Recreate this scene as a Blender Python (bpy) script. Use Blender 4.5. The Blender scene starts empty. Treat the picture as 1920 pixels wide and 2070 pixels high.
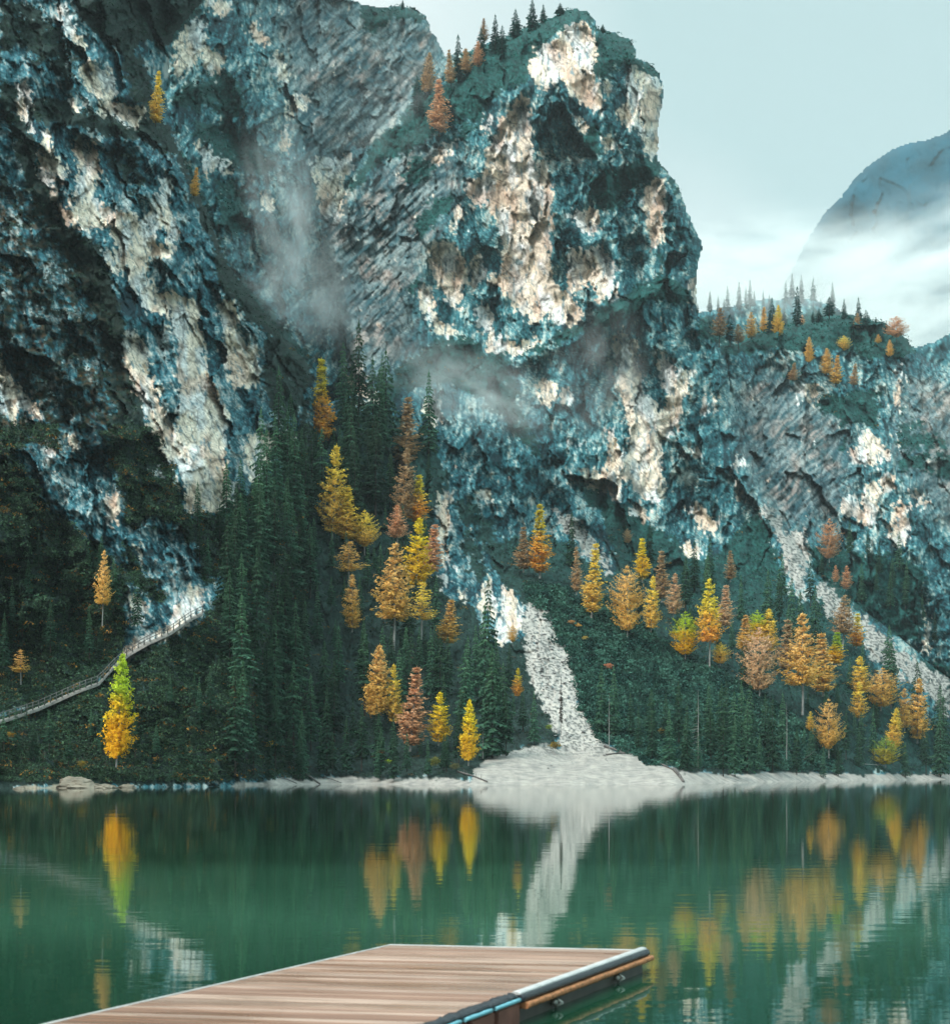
import bpy, math, random
import numpy as np
from mathutils import Vector
R = math.radians
SC = bpy.context.scene
COL = SC.collection
HAZE, MIST = 0.00006, True

# ------------------------------------------------------------------ camera
CAMZ, F, CX, HOR = 2.2, 3000.0, 960.0, 1562.0     # eye height, focal length in photo pixels, centre column, horizon row
cam_d = bpy.data.cameras.new("Camera"); cam = bpy.data.objects.new("Camera", cam_d); COL.objects.link(cam)
cam.location = (0, 0, CAMZ); cam.rotation_euler = (R(90), 0, 0)
cam_d.sensor_fit = 'HORIZONTAL'; cam_d.sensor_width = 36; cam_d.lens = F/1920*36
cam_d.shift_y = (HOR-1035)/1920
cam_d.clip_start = 0.1; cam_d.clip_end = 20000
cam_d.dof.use_dof = True; cam_d.dof.focus_distance = 420; cam_d.dof.aperture_fstop = 3.4
SC.camera = cam

# ------------------------------------------------------------------ sky, sun, exposure
SUN_EL, SUN_AZ = R(46), R(-140)      # high soft sun behind the cloud, behind the photographer's left shoulder
W = bpy.data.worlds.new("World"); SC.world = W; W.use_nodes = True
nt = W.node_tree; nt.nodes.clear()
def nd(nt, t, **k):
    n = nt.nodes.new(t)
    for a, b in k.items(): setattr(n, a, b)
    return n
sky = nd(nt, 'ShaderNodeTexSky', sky_type='NISHITA', sun_disc=False, sun_elevation=SUN_EL, sun_rotation=SUN_AZ)
bg1 = nd(nt, 'ShaderNodeBackground'); bg1.inputs[1].default_value = 0.06
nt.links.new(sky.outputs[0], bg1.inputs[0])
tc = nd(nt, 'ShaderNodeTexCoord'); mp = nd(nt, 'ShaderNodeMapping'); mp.inputs['Scale'].default_value = (2.2, 2.2, 5.5)
mp.inputs['Rotation'].default_value = (0, R(14), 0)
nz = nd(nt, 'ShaderNodeTexNoise'); nz.inputs['Scale'].default_value = 1.5; nz.inputs['Detail'].default_value = 5; nz.inputs['Roughness'].default_value = .45
nt.links.new(tc.outputs['Generated'], mp.inputs[0]); nt.links.new(mp.outputs[0], nz.inputs['Vector'])
sep = nd(nt, 'ShaderNodeSeparateXYZ'); nt.links.new(tc.outputs['Generated'], sep.inputs[0])
# cloud thickness: thinner and bluer towards the upper right, bright low down
g1 = nd(nt, 'ShaderNodeMath', operation='MULTIPLY_ADD'); g1.inputs[1].default_value = 1.9; g1.inputs[2].default_value = -0.05
nt.links.new(sep.outputs[0], g1.inputs[0])
g2 = nd(nt, 'ShaderNodeMath', operation='MULTIPLY_ADD'); g2.inputs[1].default_value = 1.25
nt.links.new(sep.outputs[2], g2.inputs[0]); nt.links.new(g1.outputs[0], g2.inputs[2])
g3 = nd(nt, 'ShaderNodeMath', operation='MULTIPLY_ADD'); g3.inputs[1].default_value = 0.55
nt.links.new(nz.outputs[0], g3.inputs[0]); nt.links.new(g2.outputs[0], g3.inputs[2])
cr = nd(nt, 'ShaderNodeValToRGB'); nt.links.new(g3.outputs[0], cr.inputs[0])
cr.color_ramp.elements[0].position = 0.50; cr.color_ramp.elements[0].color = (0.46, 0.48, 0.478, 1)
cr.color_ramp.elements[1].position = 1.35; cr.color_ramp.elements[1].color = (0.245, 0.33, 0.338, 1)
e = cr.color_ramp.elements.new(0.62); e.color = (0.42, 0.455, 0.456, 1)
cr.color_ramp.elements[-1].position = 1.0
# overcast sky is brighter overhead than at the horizon
zr = nd(nt, 'ShaderNodeMapRange'); zr.inputs[1].default_value = 0.52; zr.inputs[2].default_value = 0.95
zr.inputs[3].default_value = 1.0; zr.inputs[4].default_value = 4.0
nt.links.new(sep.outputs[2], zr.inputs[0])
bg2 = nd(nt, 'ShaderNodeBackground'); nt.links.new(cr.outputs[0], bg2.inputs[0]); nt.links.new(zr.outputs[0], bg2.inputs[1])
mx = nd(nt, 'ShaderNodeMixShader'); mx.inputs[0].default_value = 0.97
nt.links.new(bg1.outputs[0], mx.inputs[1]); nt.links.new(bg2.outputs[0], mx.inputs[2])
wo = nd(nt, 'ShaderNodeOutputWorld'); nt.links.new(mx.outputs[0], wo.inputs[0])
sd = bpy.data.lights.new("Sun", 'SUN'); sd.energy = 1.5; sd.angle = R(14); sd.color = (1, .95, .88)
sun = bpy.data.objects.new("Sun", sd); COL.objects.link(sun)
# direction towards the sun (azimuth measured like sun_rotation, from +Y clockwise)
dv = Vector((math.sin(SUN_AZ)*math.cos(SUN_EL), math.cos(SUN_AZ)*math.cos(SUN_EL), math.sin(SUN_EL)))
sun.rotation_euler = dv.to_track_quat('Z', 'Y').to_euler()
SC.view_settings.view_transform = 'Standard'; SC.view_settings.look = 'None'
SC.view_settings.exposure = 1.10; SC.view_settings.gamma = 1.0
SC.render.engine = 'CYCLES'
cy = SC.cycles
cy.use_denoising = True; cy.max_bounces = 7; cy.diffuse_bounces = 2; cy.glossy_bounces = 2; cy.transmission_bounces = 2
cy.transparent_max_bounces = 4; cy.volume_bounces = 4; cy.volume_step_rate = 2.0; cy.volume_max_steps = 96
cy.use_adaptive_sampling = True; cy.adaptive_threshold = 0.02; cy.sample_clamp_indirect = 4

# ------------------------------------------------------------------ numpy helpers
_perm = np.random.RandomState(7).permutation(4096).astype(np.int64)
_grad = np.random.RandomState(3).uniform(0, 2*np.pi, 4096)
_gx, _gy = np.cos(_grad), np.sin(_grad)
def gnoise(x, y, seed=0):
    xi = np.floor(x).astype(np.int64); yi = np.floor(y).astype(np.int64)
    fx = x-xi; fy = y-yi
    def g(i, j, dx, dy):
        h = _perm[(_perm[(i+seed*57) & 4095]+j) & 4095]
        return _gx[h]*dx+_gy[h]*dy
    u = fx*fx*fx*(fx*(fx*6-15)+10); v = fy*fy*fy*(fy*(fy*6-15)+10)
    a = g(xi, yi, fx, fy); b = g(xi+1, yi, fx-1, fy); c = g(xi, yi+1, fx, fy-1); d = g(xi+1, yi+1, fx-1, fy-1)
    return ((a*(1-u)+b*u)*(1-v)+(c*(1-u)+d*u)*v)*1.5
def fbm(x, y, seed=0, oct=4, rough=.5):
    s = 0; a = 1; t = 0
    for k in range(oct):
        s = s+a*gnoise(x*2**k, y*2**k, seed+k*13); t += a; a *= rough
    return s/t
def ridge(x, y, seed=0, oct=3, rough=.5):
    s = 0; a = 1; t = 0
    for k in range(oct):
        s = s+a*(1-2*np.abs(gnoise(x*2**k, y*2**k, seed+k*17))); t += a; a *= rough
    return s/t
def sstep(a, b, x):
    t = np.clip((x-a)/(b-a), 0, 1); return t*t*(3-2*t)
def lerp(a, b, t): return a+(b-a)*t

def inpoly(px, py, poly):
    inside = np.zeros(px.shape, bool); n = len(poly)
    for i in range(n):
        x1, y1 = poly[i]; x2, y2 = poly[(i+1) % n]
        if y1 == y2: continue
        c = ((y1 > py) != (y2 > py)) & (px < (x2-x1)*(py-y1)/(y2-y1)+x1)
        inside ^= c
    return inside
def rbf(ctrl, px, py):
    c = np.array(ctrl, float); P = c[:, :2]/1000; n = len(c)
    K = np.sqrt(((P[:, None]-P[None])**2).sum(-1)+.0009)
    A = np.zeros((n+3, n+3)); A[:n, :n] = K; A[:n, n] = 1; A[:n, n+1:] = P; A[n, :n] = 1; A[n+1:, :n] = P.T
    w = np.linalg.solve(A+np.eye(n+3)*1e-9, np.r_[c[:, 2], 0, 0, 0])
    out = w[n]+w[n+1]*px/1000+w[n+2]*py/1000
    for i in range(n): out = out+w[i]*np.sqrt((px/1000-P[i, 0])**2+(py/1000-P[i, 1])**2+.0009)
    return out
def world(px, py, D):
    return np.stack([(px-CX)/F*D, D+0*px, CAMZ+(HOR-py)/F*D], -1)
def W1(px, py, D): return Vector(((px-CX)/F*D, D, CAMZ+(HOR-py)/F*D))

def np_mesh(name, V, faces, smooth=True, cols=None, fattr=None):
    """faces: (n,3) or (n,4) int array"""
    me = bpy.data.meshes.new(name); V = np.asarray(V, np.float32); faces = np.asarray(faces, np.int32)
    k = faces.shape[1]
    me.vertices.add(len(V)); me.vertices.foreach_set('co', V.ravel())
    me.loops.add(faces.size); me.loops.foreach_set('vertex_index', faces.ravel())
    me.polygons.add(len(faces)); me.polygons.foreach_set('loop_start', np.arange(0, faces.size, k, dtype=np.int32))
    me.polygons.foreach_set('use_smooth', np.full(len(faces), smooth))
    me.update(calc_edges=True)
    if cols is not None:
        a = me.attributes.new('tint', 'FLOAT_COLOR', 'POINT')
        a.data.foreach_set('color', np.concatenate([cols, np.ones((len(cols), 1))], 1).astype(np.float32).ravel())
    return me
def link(name, me, mat=None, parent=None):
    o = bpy.data.objects.new(name, me); COL.objects.link(o)
    if mat: me.materials.append(mat)
    if parent: o.parent = parent
    return o
def tag(o, label=None, cat=None, group=None, kind=None):
    for k, v in (('label', label), ('category', cat), ('group', group), ('kind', kind)):
        if v: o[k] = v
    return o

# ------------------------------------------------------------------ materials
def mat(name, build):
    m = bpy.data.materials.new(name); m.use_nodes = True; t = m.node_tree; t.nodes.clear()
    out = nd(t, 'ShaderNodeOutputMaterial'); b = nd(t, 'ShaderNodeBsdfPrincipled'); t.links.new(b.outputs[0], out.inputs[0])
    build(t, b, out); return m
def mixc(t, f, a, b, mode='MIX'):
    n = nd(t, 'ShaderNodeMix', data_type='RGBA', blend_type=mode)
    for i, v in ((0, f), (6, a), (7, b)):
        if hasattr(v, 'links'): t.links.new(v, n.inputs[i])
        else: n.inputs[i].default_value = v if i == 0 else (*v, 1)
    return n.outputs[2]
def noise(t, scale, detail=3, stretch=(1, 1, 1), coord='Object', rough=.55, rot=(0, 0, 0)):
    c = nd(t, 'ShaderNodeTexCoord'); m = nd(t, 'ShaderNodeMapping'); m.inputs['Scale'].default_value = stretch; m.inputs['Rotation'].default_value = rot
    n = nd(t, 'ShaderNodeTexNoise'); n.inputs['Scale'].default_value = scale; n.inputs['Detail'].default_value = detail; n.inputs['Roughness'].default_value = rough
    t.links.new(c.outputs[coord], m.inputs[0]); t.links.new(m.outputs[0], n.inputs['Vector']); return n.outputs[0]
def ramp(t, f, *st):
    r = nd(t, 'ShaderNodeValToRGB'); t.links.new(f, r.inputs[0]); e = r.color_ramp.elements
    e[0].position, e[0].color = st[0][0], (*st[0][1], 1); e[1].position, e[1].color = st[-1][0], (*st[-1][1], 1)
    for p, c in st[1:-1]: q = e.new(p); q.color = (*c, 1)
    return r.outputs[0]
def bump(t, b, h, strength, dist):
    n = nd(t, 'ShaderNodeBump'); n.inputs['Strength'].default_value = strength; n.inputs['Distance'].default_value = dist
    t.links.new(h, n.inputs['Height']); t.links.new(n.outputs[0], b.inputs['Normal'])
def m_rock(t, b, out):
    a = nd(t, 'ShaderNodeAttribute', attribute_name='tint')
    v = ramp(t, noise(t, .5, 5, (1, 1, .5)), (.28, (.68, .70, .72)), (.5, (1, 1, 1)), (.74, (1.3, 1.27, 1.22)))
    t.links.new(mixc(t, 1., a.outputs[0], v, 'MULTIPLY'), b.inputs['Base Color'])
    b.inputs['Roughness'].default_value = .92; b.inputs['Specular IOR Level'].default_value = .15
    bump(t, b, noise(t, .55, 6, (1, 1, .6), rough=.65), .6, 1.3)
M_ROCK = mat('weathered_rock', m_rock)
def m_simple(name, col, rough=.7, var=.25, sc=2., stretch=(1, 1, 1), spec=.3, bmp=0, metal=0):
    def f(t, b, out):
        v = ramp(t, noise(t, sc, 4, stretch), (.3, (1-var,)*3), (.7, (1+var,)*3))
        t.links.new(mixc(t, 1., col, v, 'MULTIPLY'), b.inputs['Base Color'])
        b.inputs['Roughness'].default_value = rough; b.inputs['Specular IOR Level'].default_value = spec; b.inputs['Metallic'].default_value = metal
        if bmp: bump(t, b, noise(t, sc*3, 4, stretch), .6, bmp)
    return mat(name, f)
def m_leaf(name, c_top, c_low, var=.35, split=.5, tintattr=False):
    """foliage: one colour high in the crown, another low down, every tree and clump a little different"""
    def f(t, b, out):
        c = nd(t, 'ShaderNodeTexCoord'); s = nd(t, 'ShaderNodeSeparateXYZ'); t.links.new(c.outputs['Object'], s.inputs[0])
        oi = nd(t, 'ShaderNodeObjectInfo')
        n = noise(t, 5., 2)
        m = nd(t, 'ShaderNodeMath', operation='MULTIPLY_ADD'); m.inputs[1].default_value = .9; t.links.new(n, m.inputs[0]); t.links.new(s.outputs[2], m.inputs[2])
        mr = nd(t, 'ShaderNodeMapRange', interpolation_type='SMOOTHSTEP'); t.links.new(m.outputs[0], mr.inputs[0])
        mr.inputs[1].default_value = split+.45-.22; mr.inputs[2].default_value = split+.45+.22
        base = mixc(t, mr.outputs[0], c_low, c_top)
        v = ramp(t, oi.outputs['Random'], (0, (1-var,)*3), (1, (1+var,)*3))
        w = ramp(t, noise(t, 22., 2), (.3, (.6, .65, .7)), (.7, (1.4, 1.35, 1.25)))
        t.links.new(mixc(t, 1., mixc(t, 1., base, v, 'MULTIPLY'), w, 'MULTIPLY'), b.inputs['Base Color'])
        b.inputs['Roughness'].default_value = .8; b.inputs['Specular IOR Level'].default_value = .12
        tr = nd(t, 'ShaderNodeBsdfTranslucent'); ms = nd(t, 'ShaderNodeMixShader'); ms.inputs[0].default_value = .38
        t.links.new(b.inputs['Base Color'].links[0].from_socket, tr.inputs[0]); t.links.new(b.outputs[0], ms.inputs[1]); t.links.new(tr.outputs[0], ms.inputs[2]); t.links.new(ms.outputs[0], out.inputs[0])
    return mat(name, f)
# ------------------------------------------------------------------ rock and plant cover map (where pale rock, scree, scrub and slabs lie on the mountainside)
S = 1839/720
def c1(*p): return [(x/S, y/S) for x, y in p]
def c2(*p): return [(600+x/S, y/S) for x, y in p]
def c3(*p): return [(1200+x/S, y/S) for x, y in p]
def c4(*p): return [(x/S, 700+y/S) for x, y in p]
def c5(*p): return [(600+x/S, 700+y/S) for x, y in p]
def c6(*p): return [(1200+x/S, 560+y/S) for x, y in p]
S2 = 2.8875
def b1(*p): return [(x/S2, 1250+y/S2) for x, y in p]
def b2(*p): return [(640+x/S2, 1250+y/S2) for x, y in p]
def b3(*p): return [(1280+x/S2, 1250+y/S2) for x, y in p]
PALE = [
 (1, c1((430,330),(560,350),(600,450),(590,520),(500,490),(430,470))), (.6, c1((330,0),(370,80),(380,150),(470,230),(420,290),(330,180),(290,60))),
 (.8, c1((345,500),(400,500),(400,580),(340,590))), (.9, c1((500,540),(740,560),(745,640),(680,650),(620,610),(510,600))),
 (.9, c1((910,230),(960,140),(1040,90),(1060,170),(1020,300),(960,390),(905,430))), (.8, c1((1060,230),(1140,260),(1160,370),(1110,400),(1060,370))),
 (.8, c1((80,430),(140,450),(160,600),(190,680),(130,640),(80,540))), (.8, c1((230,660),(270,700),(280,800),(330,860),(350,960),(270,900),(200,830))),
 (1, c1((390,720),(490,730),(500,860),(490,960),(430,990),(400,850))), (1, c1((190,870),(240,900),(290,1020),(350,1130),(330,1150),(250,1020))),
 (1, c1((400,980),(470,1000),(560,1080),(560,1180),(470,1180),(400,1190),(350,1120))),
 (1.1, c1((580,1080),(700,1120),(760,1240),(880,1290),(880,1330),(760,1300),(740,1420),(800,1540),(780,1610),(700,1480),(620,1330),(600,1200))),
 (1, c1((850,870),(880,950),(880,1100),(910,1230),(890,1300),(860,1130),(810,1200),(770,1230),(740,1170),(800,1030),(840,980))),
 (1, c1((520,1250),(600,1330),(610,1400),(560,1370))), (1, c1((740,1500),(930,1530),(1010,1560),(1040,1800),(1060,1992),(920,1992),(920,1750),(880,1600),(800,1600))),
 (1, c1((640,1740),(740,1750),(760,1900),(780,1992),(680,1992))), (.8, c1((1140,1560),(1220,1560),(1230,1700),(1290,1850),(1330,1992),(1190,1992),(1160,1750))),
 (.8, c1((0,1820),(30,1900),(50,1980),(0,1992))), (.9, c1((1060,0),(1200,0),(1180,60),(1080,50))), (.8, c1((1270,110),(1320,80),(1340,150),(1390,230),(1350,240),(1290,160))),
 (.7, c1((1380,330),(1430,260),(1500,370),(1500,420),(1420,400))), (.6, c1((1460,520),(1500,500),(1500,780),(1450,800),(1470,620))), (.9, c1((1530,490),(1580,490),(1580,560),(1530,550))),
 (.75, c1((1600,830),(1839,810),(1780,960),(1760,1130),(1680,1100),(1640,1000))), (.5, c1((980,700),(1060,900),(1120,1000),(1080,900),(1220,880),(1170,800),(1000,720))),
 (.6, c1((1350,980),(1420,1000),(1400,1110),(1340,1060))),
 (1.1, c4((680,0),(740,0),(780,150),(830,330),(900,430),(920,560),(930,640),(880,620),(800,450),(720,260),(680,120))),
 (1.1, c4((920,0),(1040,0),(1070,170),(1130,280),(1160,400),(1165,620),(1170,830),(1090,860),(1060,800),(1030,870),(970,860),(960,700),(920,600),(920,400),(940,200))),
 (.7, c4((1180,0),(1330,0),(1340,200),(1290,190),(1240,140))), (1, c4((1270,480),(1360,440),(1400,500),(1380,640),(1300,700),(1250,640))),
 (1, c4((1370,450),(1470,450),(1540,500),(1480,560),(1400,500))), (.9, c4((1170,690),(1240,720),(1220,800),(1170,780))), (1, c4((545,750),(590,770),(610,900),(600,940),(545,880))),
 (.6, c4((770,620),(850,620),(840,690),(760,680))), (.6, c4((690,1000),(740,1040),(740,1120),(700,1110))), (1, c4((870,1390),(930,1350),(960,1250),(1050,1260),(1040,1350),(950,1440),(880,1450))),
 (.6, c4((620,1550),(760,1490),(900,1440),(980,1400),(960,1460),(780,1550),(640,1620))), (.7, c4((0,20),(60,160),(150,250),(250,380),(180,390),(100,300),(70,390),(0,330))),
 (.5, c4((200,480),(290,500),(300,690),(240,620))), (.5, c4((330,440),(400,470),(400,560),(350,540))), (.55, c4((650,1240),(760,1330),(740,1450),(680,1450))), (.5, c4((1300,1060),(1360,1100),(1360,1300),(1310,1290))),
 (1.1, c2((1190,470),(1200,700),(1210,900),(1260,860),(1270,700),(1290,850),(1310,1000),(1310,1200),(1290,1330),(1330,1500),(1350,1600),(1230,1660),(1120,1600),(1110,1500),(980,1480),(1080,1380),(1080,1240),(1020,1080),(960,930),(1000,760),(1080,600))),
 (1, c2((1250,230),(1340,230),(1380,150),(1480,120),(1540,200),(1530,480),(1590,560),(1540,560),(1400,470),(1350,380),(1260,470),(1200,360))),
 (1, c2((1430,570),(1500,640),(1500,680),(1440,640))), (.9, c2((1670,560),(1720,540),(1720,640),(1670,650))), (.7, c2((800,1020),(850,1060),(840,1150),(880,1230),(820,1180))),
 (.7, c2((870,930),(950,920),(970,1040),(900,1060))), (.95, c2((700,1250),(780,1270),(850,1330),(860,1400),(850,1600),(740,1500),(700,1380))), (.8, c2((890,1340),(960,1330),(980,1440),(900,1480))),
 (1, c2((640,1480),(700,1500),(700,1640),(780,1700),(870,1720),(760,1740),(650,1610))), (.9, c2((920,1560),(990,1570),(1000,1700),(940,1680))),
 (1.2, c2((980,1690),(1050,1770),(1150,1780),(1250,1730),(1180,1820),(1000,1810))), (.9, c2((1400,1100),(1560,1090),(1550,1190),(1500,1220))),
 (.95, c2((1420,1290),(1500,1330),(1560,1260),(1610,1300),(1640,1500),(1600,1560),(1580,1500),(1480,1440),(1420,1510),(1350,1690),(1330,1610),(1400,1440))),
 (.9, c2((1380,1620),(1440,1560),(1470,1640),(1400,1700))), (.8, c2((680,870),(760,760),(870,690),(860,720),(740,840))), (.7, c2((980,620),(1060,560),(960,700),(930,700))),
 (.6, c2((1560,420),(1620,440),(1600,520),(1560,480))), (.5, c2((1580,700),(1640,720),(1650,790),(1590,770))),
 (1, c3((190,330),(280,350),(340,450),(350,560),(330,700),(330,840),(260,720),(200,560),(180,430))), (.9, c3((140,540),(190,560),(170,660),(130,600))), (.6, c3((50,700),(100,720),(110,770),(60,760))),
 (.95, c3((270,950),(350,920),(360,1050),(340,1200),(310,1320),(290,1200),(260,1060))), (.8, c3((0,520),(60,540),(40,580),(0,560))), (.9, c3((0,1380),(80,1370),(100,1450),(90,1560),(20,1560))),
 (1, c3((500,1420),(530,1440),(540,1640),(510,1580))), (.6, c3((330,1650),(380,1680),(370,1740))), (.6, c3((460,1050),(490,1080),(480,1140))),
 (1, c6((120,280),(180,290),(210,400),(250,580),(340,700),(350,800),(340,950),(350,1120),(320,1170),(220,1100),(170,960),(200,850),(190,720),(120,480))),
 (.9, c6((330,390),(410,450),(430,550),(400,640),(460,480),(500,480),(480,600),(420,720),(390,830),(350,800),(380,640),(350,520))),
 (1, c6((60,720),(120,860),(160,960),(130,1150),(60,1110),(80,900))), (1, c6((0,1010),(40,1020),(40,1110),(0,1090))), (1, c6((180,1140),(290,1250),(270,1270),(200,1220))),
 (.8, c6((560,600),(590,620),(590,760),(570,740))), (.9, c6((500,880),(560,860),(570,930),(540,940))), (.95, c6((490,1160),(540,1180),(630,1280),(610,1330),(550,1300))), (1.1, c6((460,1350),(550,1410),(560,1460),(480,1440))),
 (1, c6((1340,880),(1420,800),(1460,860),(1540,930),(1500,960),(1400,950),(1340,960))), (1, c6((1310,1100),(1340,1150),(1380,1280),(1300,1220))), (1, c6((1390,1080),(1460,1060),(1460,1270),(1400,1290))),
 (.9, c6((1490,1020),(1540,1020),(1530,1120),(1490,1130))), (1, c6((1560,1160),(1600,1170),(1620,1370),(1550,1420),(1540,1300))), (.7, c6((1640,1080),(1740,1180),(1700,1200),(1640,1150))),
 (.8, c6((1570,480),(1590,480),(1590,640),(1560,720),(1560,900),(1545,900),(1555,680))), (.55, c6((1030,560),(1170,560),(1160,640),(1060,640))), (.7, c6((740,880),(760,880),(770,1180),(740,1180))), (.6, c6((620,600),(650,620),(650,720),(620,700))),
 (.6, c6((1700,1700),(1730,1760),(1750,1960),(1700,1930))),
 (1, c5((650,270),(720,290),(740,400),(680,360))), (.9, c5((790,590),(830,600),(830,660))), (1.1, c5((730,740),(790,750),(780,860),(770,1010),(800,1150),(790,1200),(760,1010),(730,960))),
 (.9, c5((1240,170),(1310,180),(1330,280),(1270,310))), (.9, c5((1370,230),(1430,240),(1420,310),(1370,290))), (.9, c5((960,1230),(990,1210),(1020,1330),(940,1370))), (.9, c5((840,1250),(870,1260),(870,1340),(850,1330))),
 (1.1, c5((1060,1300),(1100,1240),(1150,1380),(1140,1480),(1040,1530),(1030,1470))), (.8, c5((1400,500),(1470,500),(1450,550))), (.8, c5((280,100),(340,100),(330,200),(430,250),(410,330),(330,260),(270,200))),
 (.7, c5((970,660),(1000,720),(1010,850),(980,830))), (.7, c5((930,740),(960,720),(950,820))), (.6, c5((1370,560),(1410,620),(1440,760),(1400,700))), (.6, c5((1480,640),(1570,650),(1560,770),(1500,720))), (.7, c5((1060,620),(1140,720),(1120,720))),
 (.9, c5((740,1180),(770,1200),(760,1280),(735,1240))),
]
SCREE = [
 (1, c5((1180,1330),(1240,1310),(1290,1370),(1320,1500),(1390,1580),(1390,1700),(1460,1830),(1490,1992),(1320,1992),(1260,1850),(1210,1650),(1180,1480))),
 (1.2, b2((1190,0),(1370,0),(1400,130),(1450,200),(1520,400),(1560,600),(1680,740),(1750,790),(1848,800),(1848,1010),(910,1010),(920,880),(1000,820),(1290,740),(1340,730),(1430,780),(1420,650),(1340,560),(1260,380),(1220,200))),
 (1.2, b3((-40,790),(20,800),(60,860),(240,880),(300,900),(500,915),(700,912),(900,903),(1100,912),(1848,915),(2400,910),(2400,1050),(-40,1050))),
 (1, c5((1310,820),(1450,900),(1540,1020),(1640,1180),(1600,1170),(1500,1080),(1350,920))),
 (1, c6((860,1160),(960,1230),(980,1320),(1090,1300),(1110,1440),(1070,1600),(1080,1680),(1030,1620),(990,1480),(960,1340),(880,1250))),
 (1.1, c6((1150,1600),(1210,1580),(1260,1680),(1360,1740),(1500,1850),(1640,1960),(1839,2080),(1839,2240),(1700,2150),(1640,1992),(1440,1992),(1400,1860),(1200,1740))),
 (1, b3((1440,100),(1560,180),(1700,260),(1848,360),(1848,600),(1780,520),(1700,420),(1560,330),(1460,280),(1400,150))),
 (.62, b1((-800,1000),(60,990),(180,960),(260,985),(330,960),(420,950),(520,985),(700,985),(900,1000),(900,1050),(-800,1070))),
 (.8, b1((1340,975),(1400,950),(1500,955),(1620,930),(1848,940),(1848,1030),(1340,1030))),
 (.8, b2((-40,940),(0,930),(200,925),(480,935),(760,925),(900,955),(940,1010),(-40,1010))),
]
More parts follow.
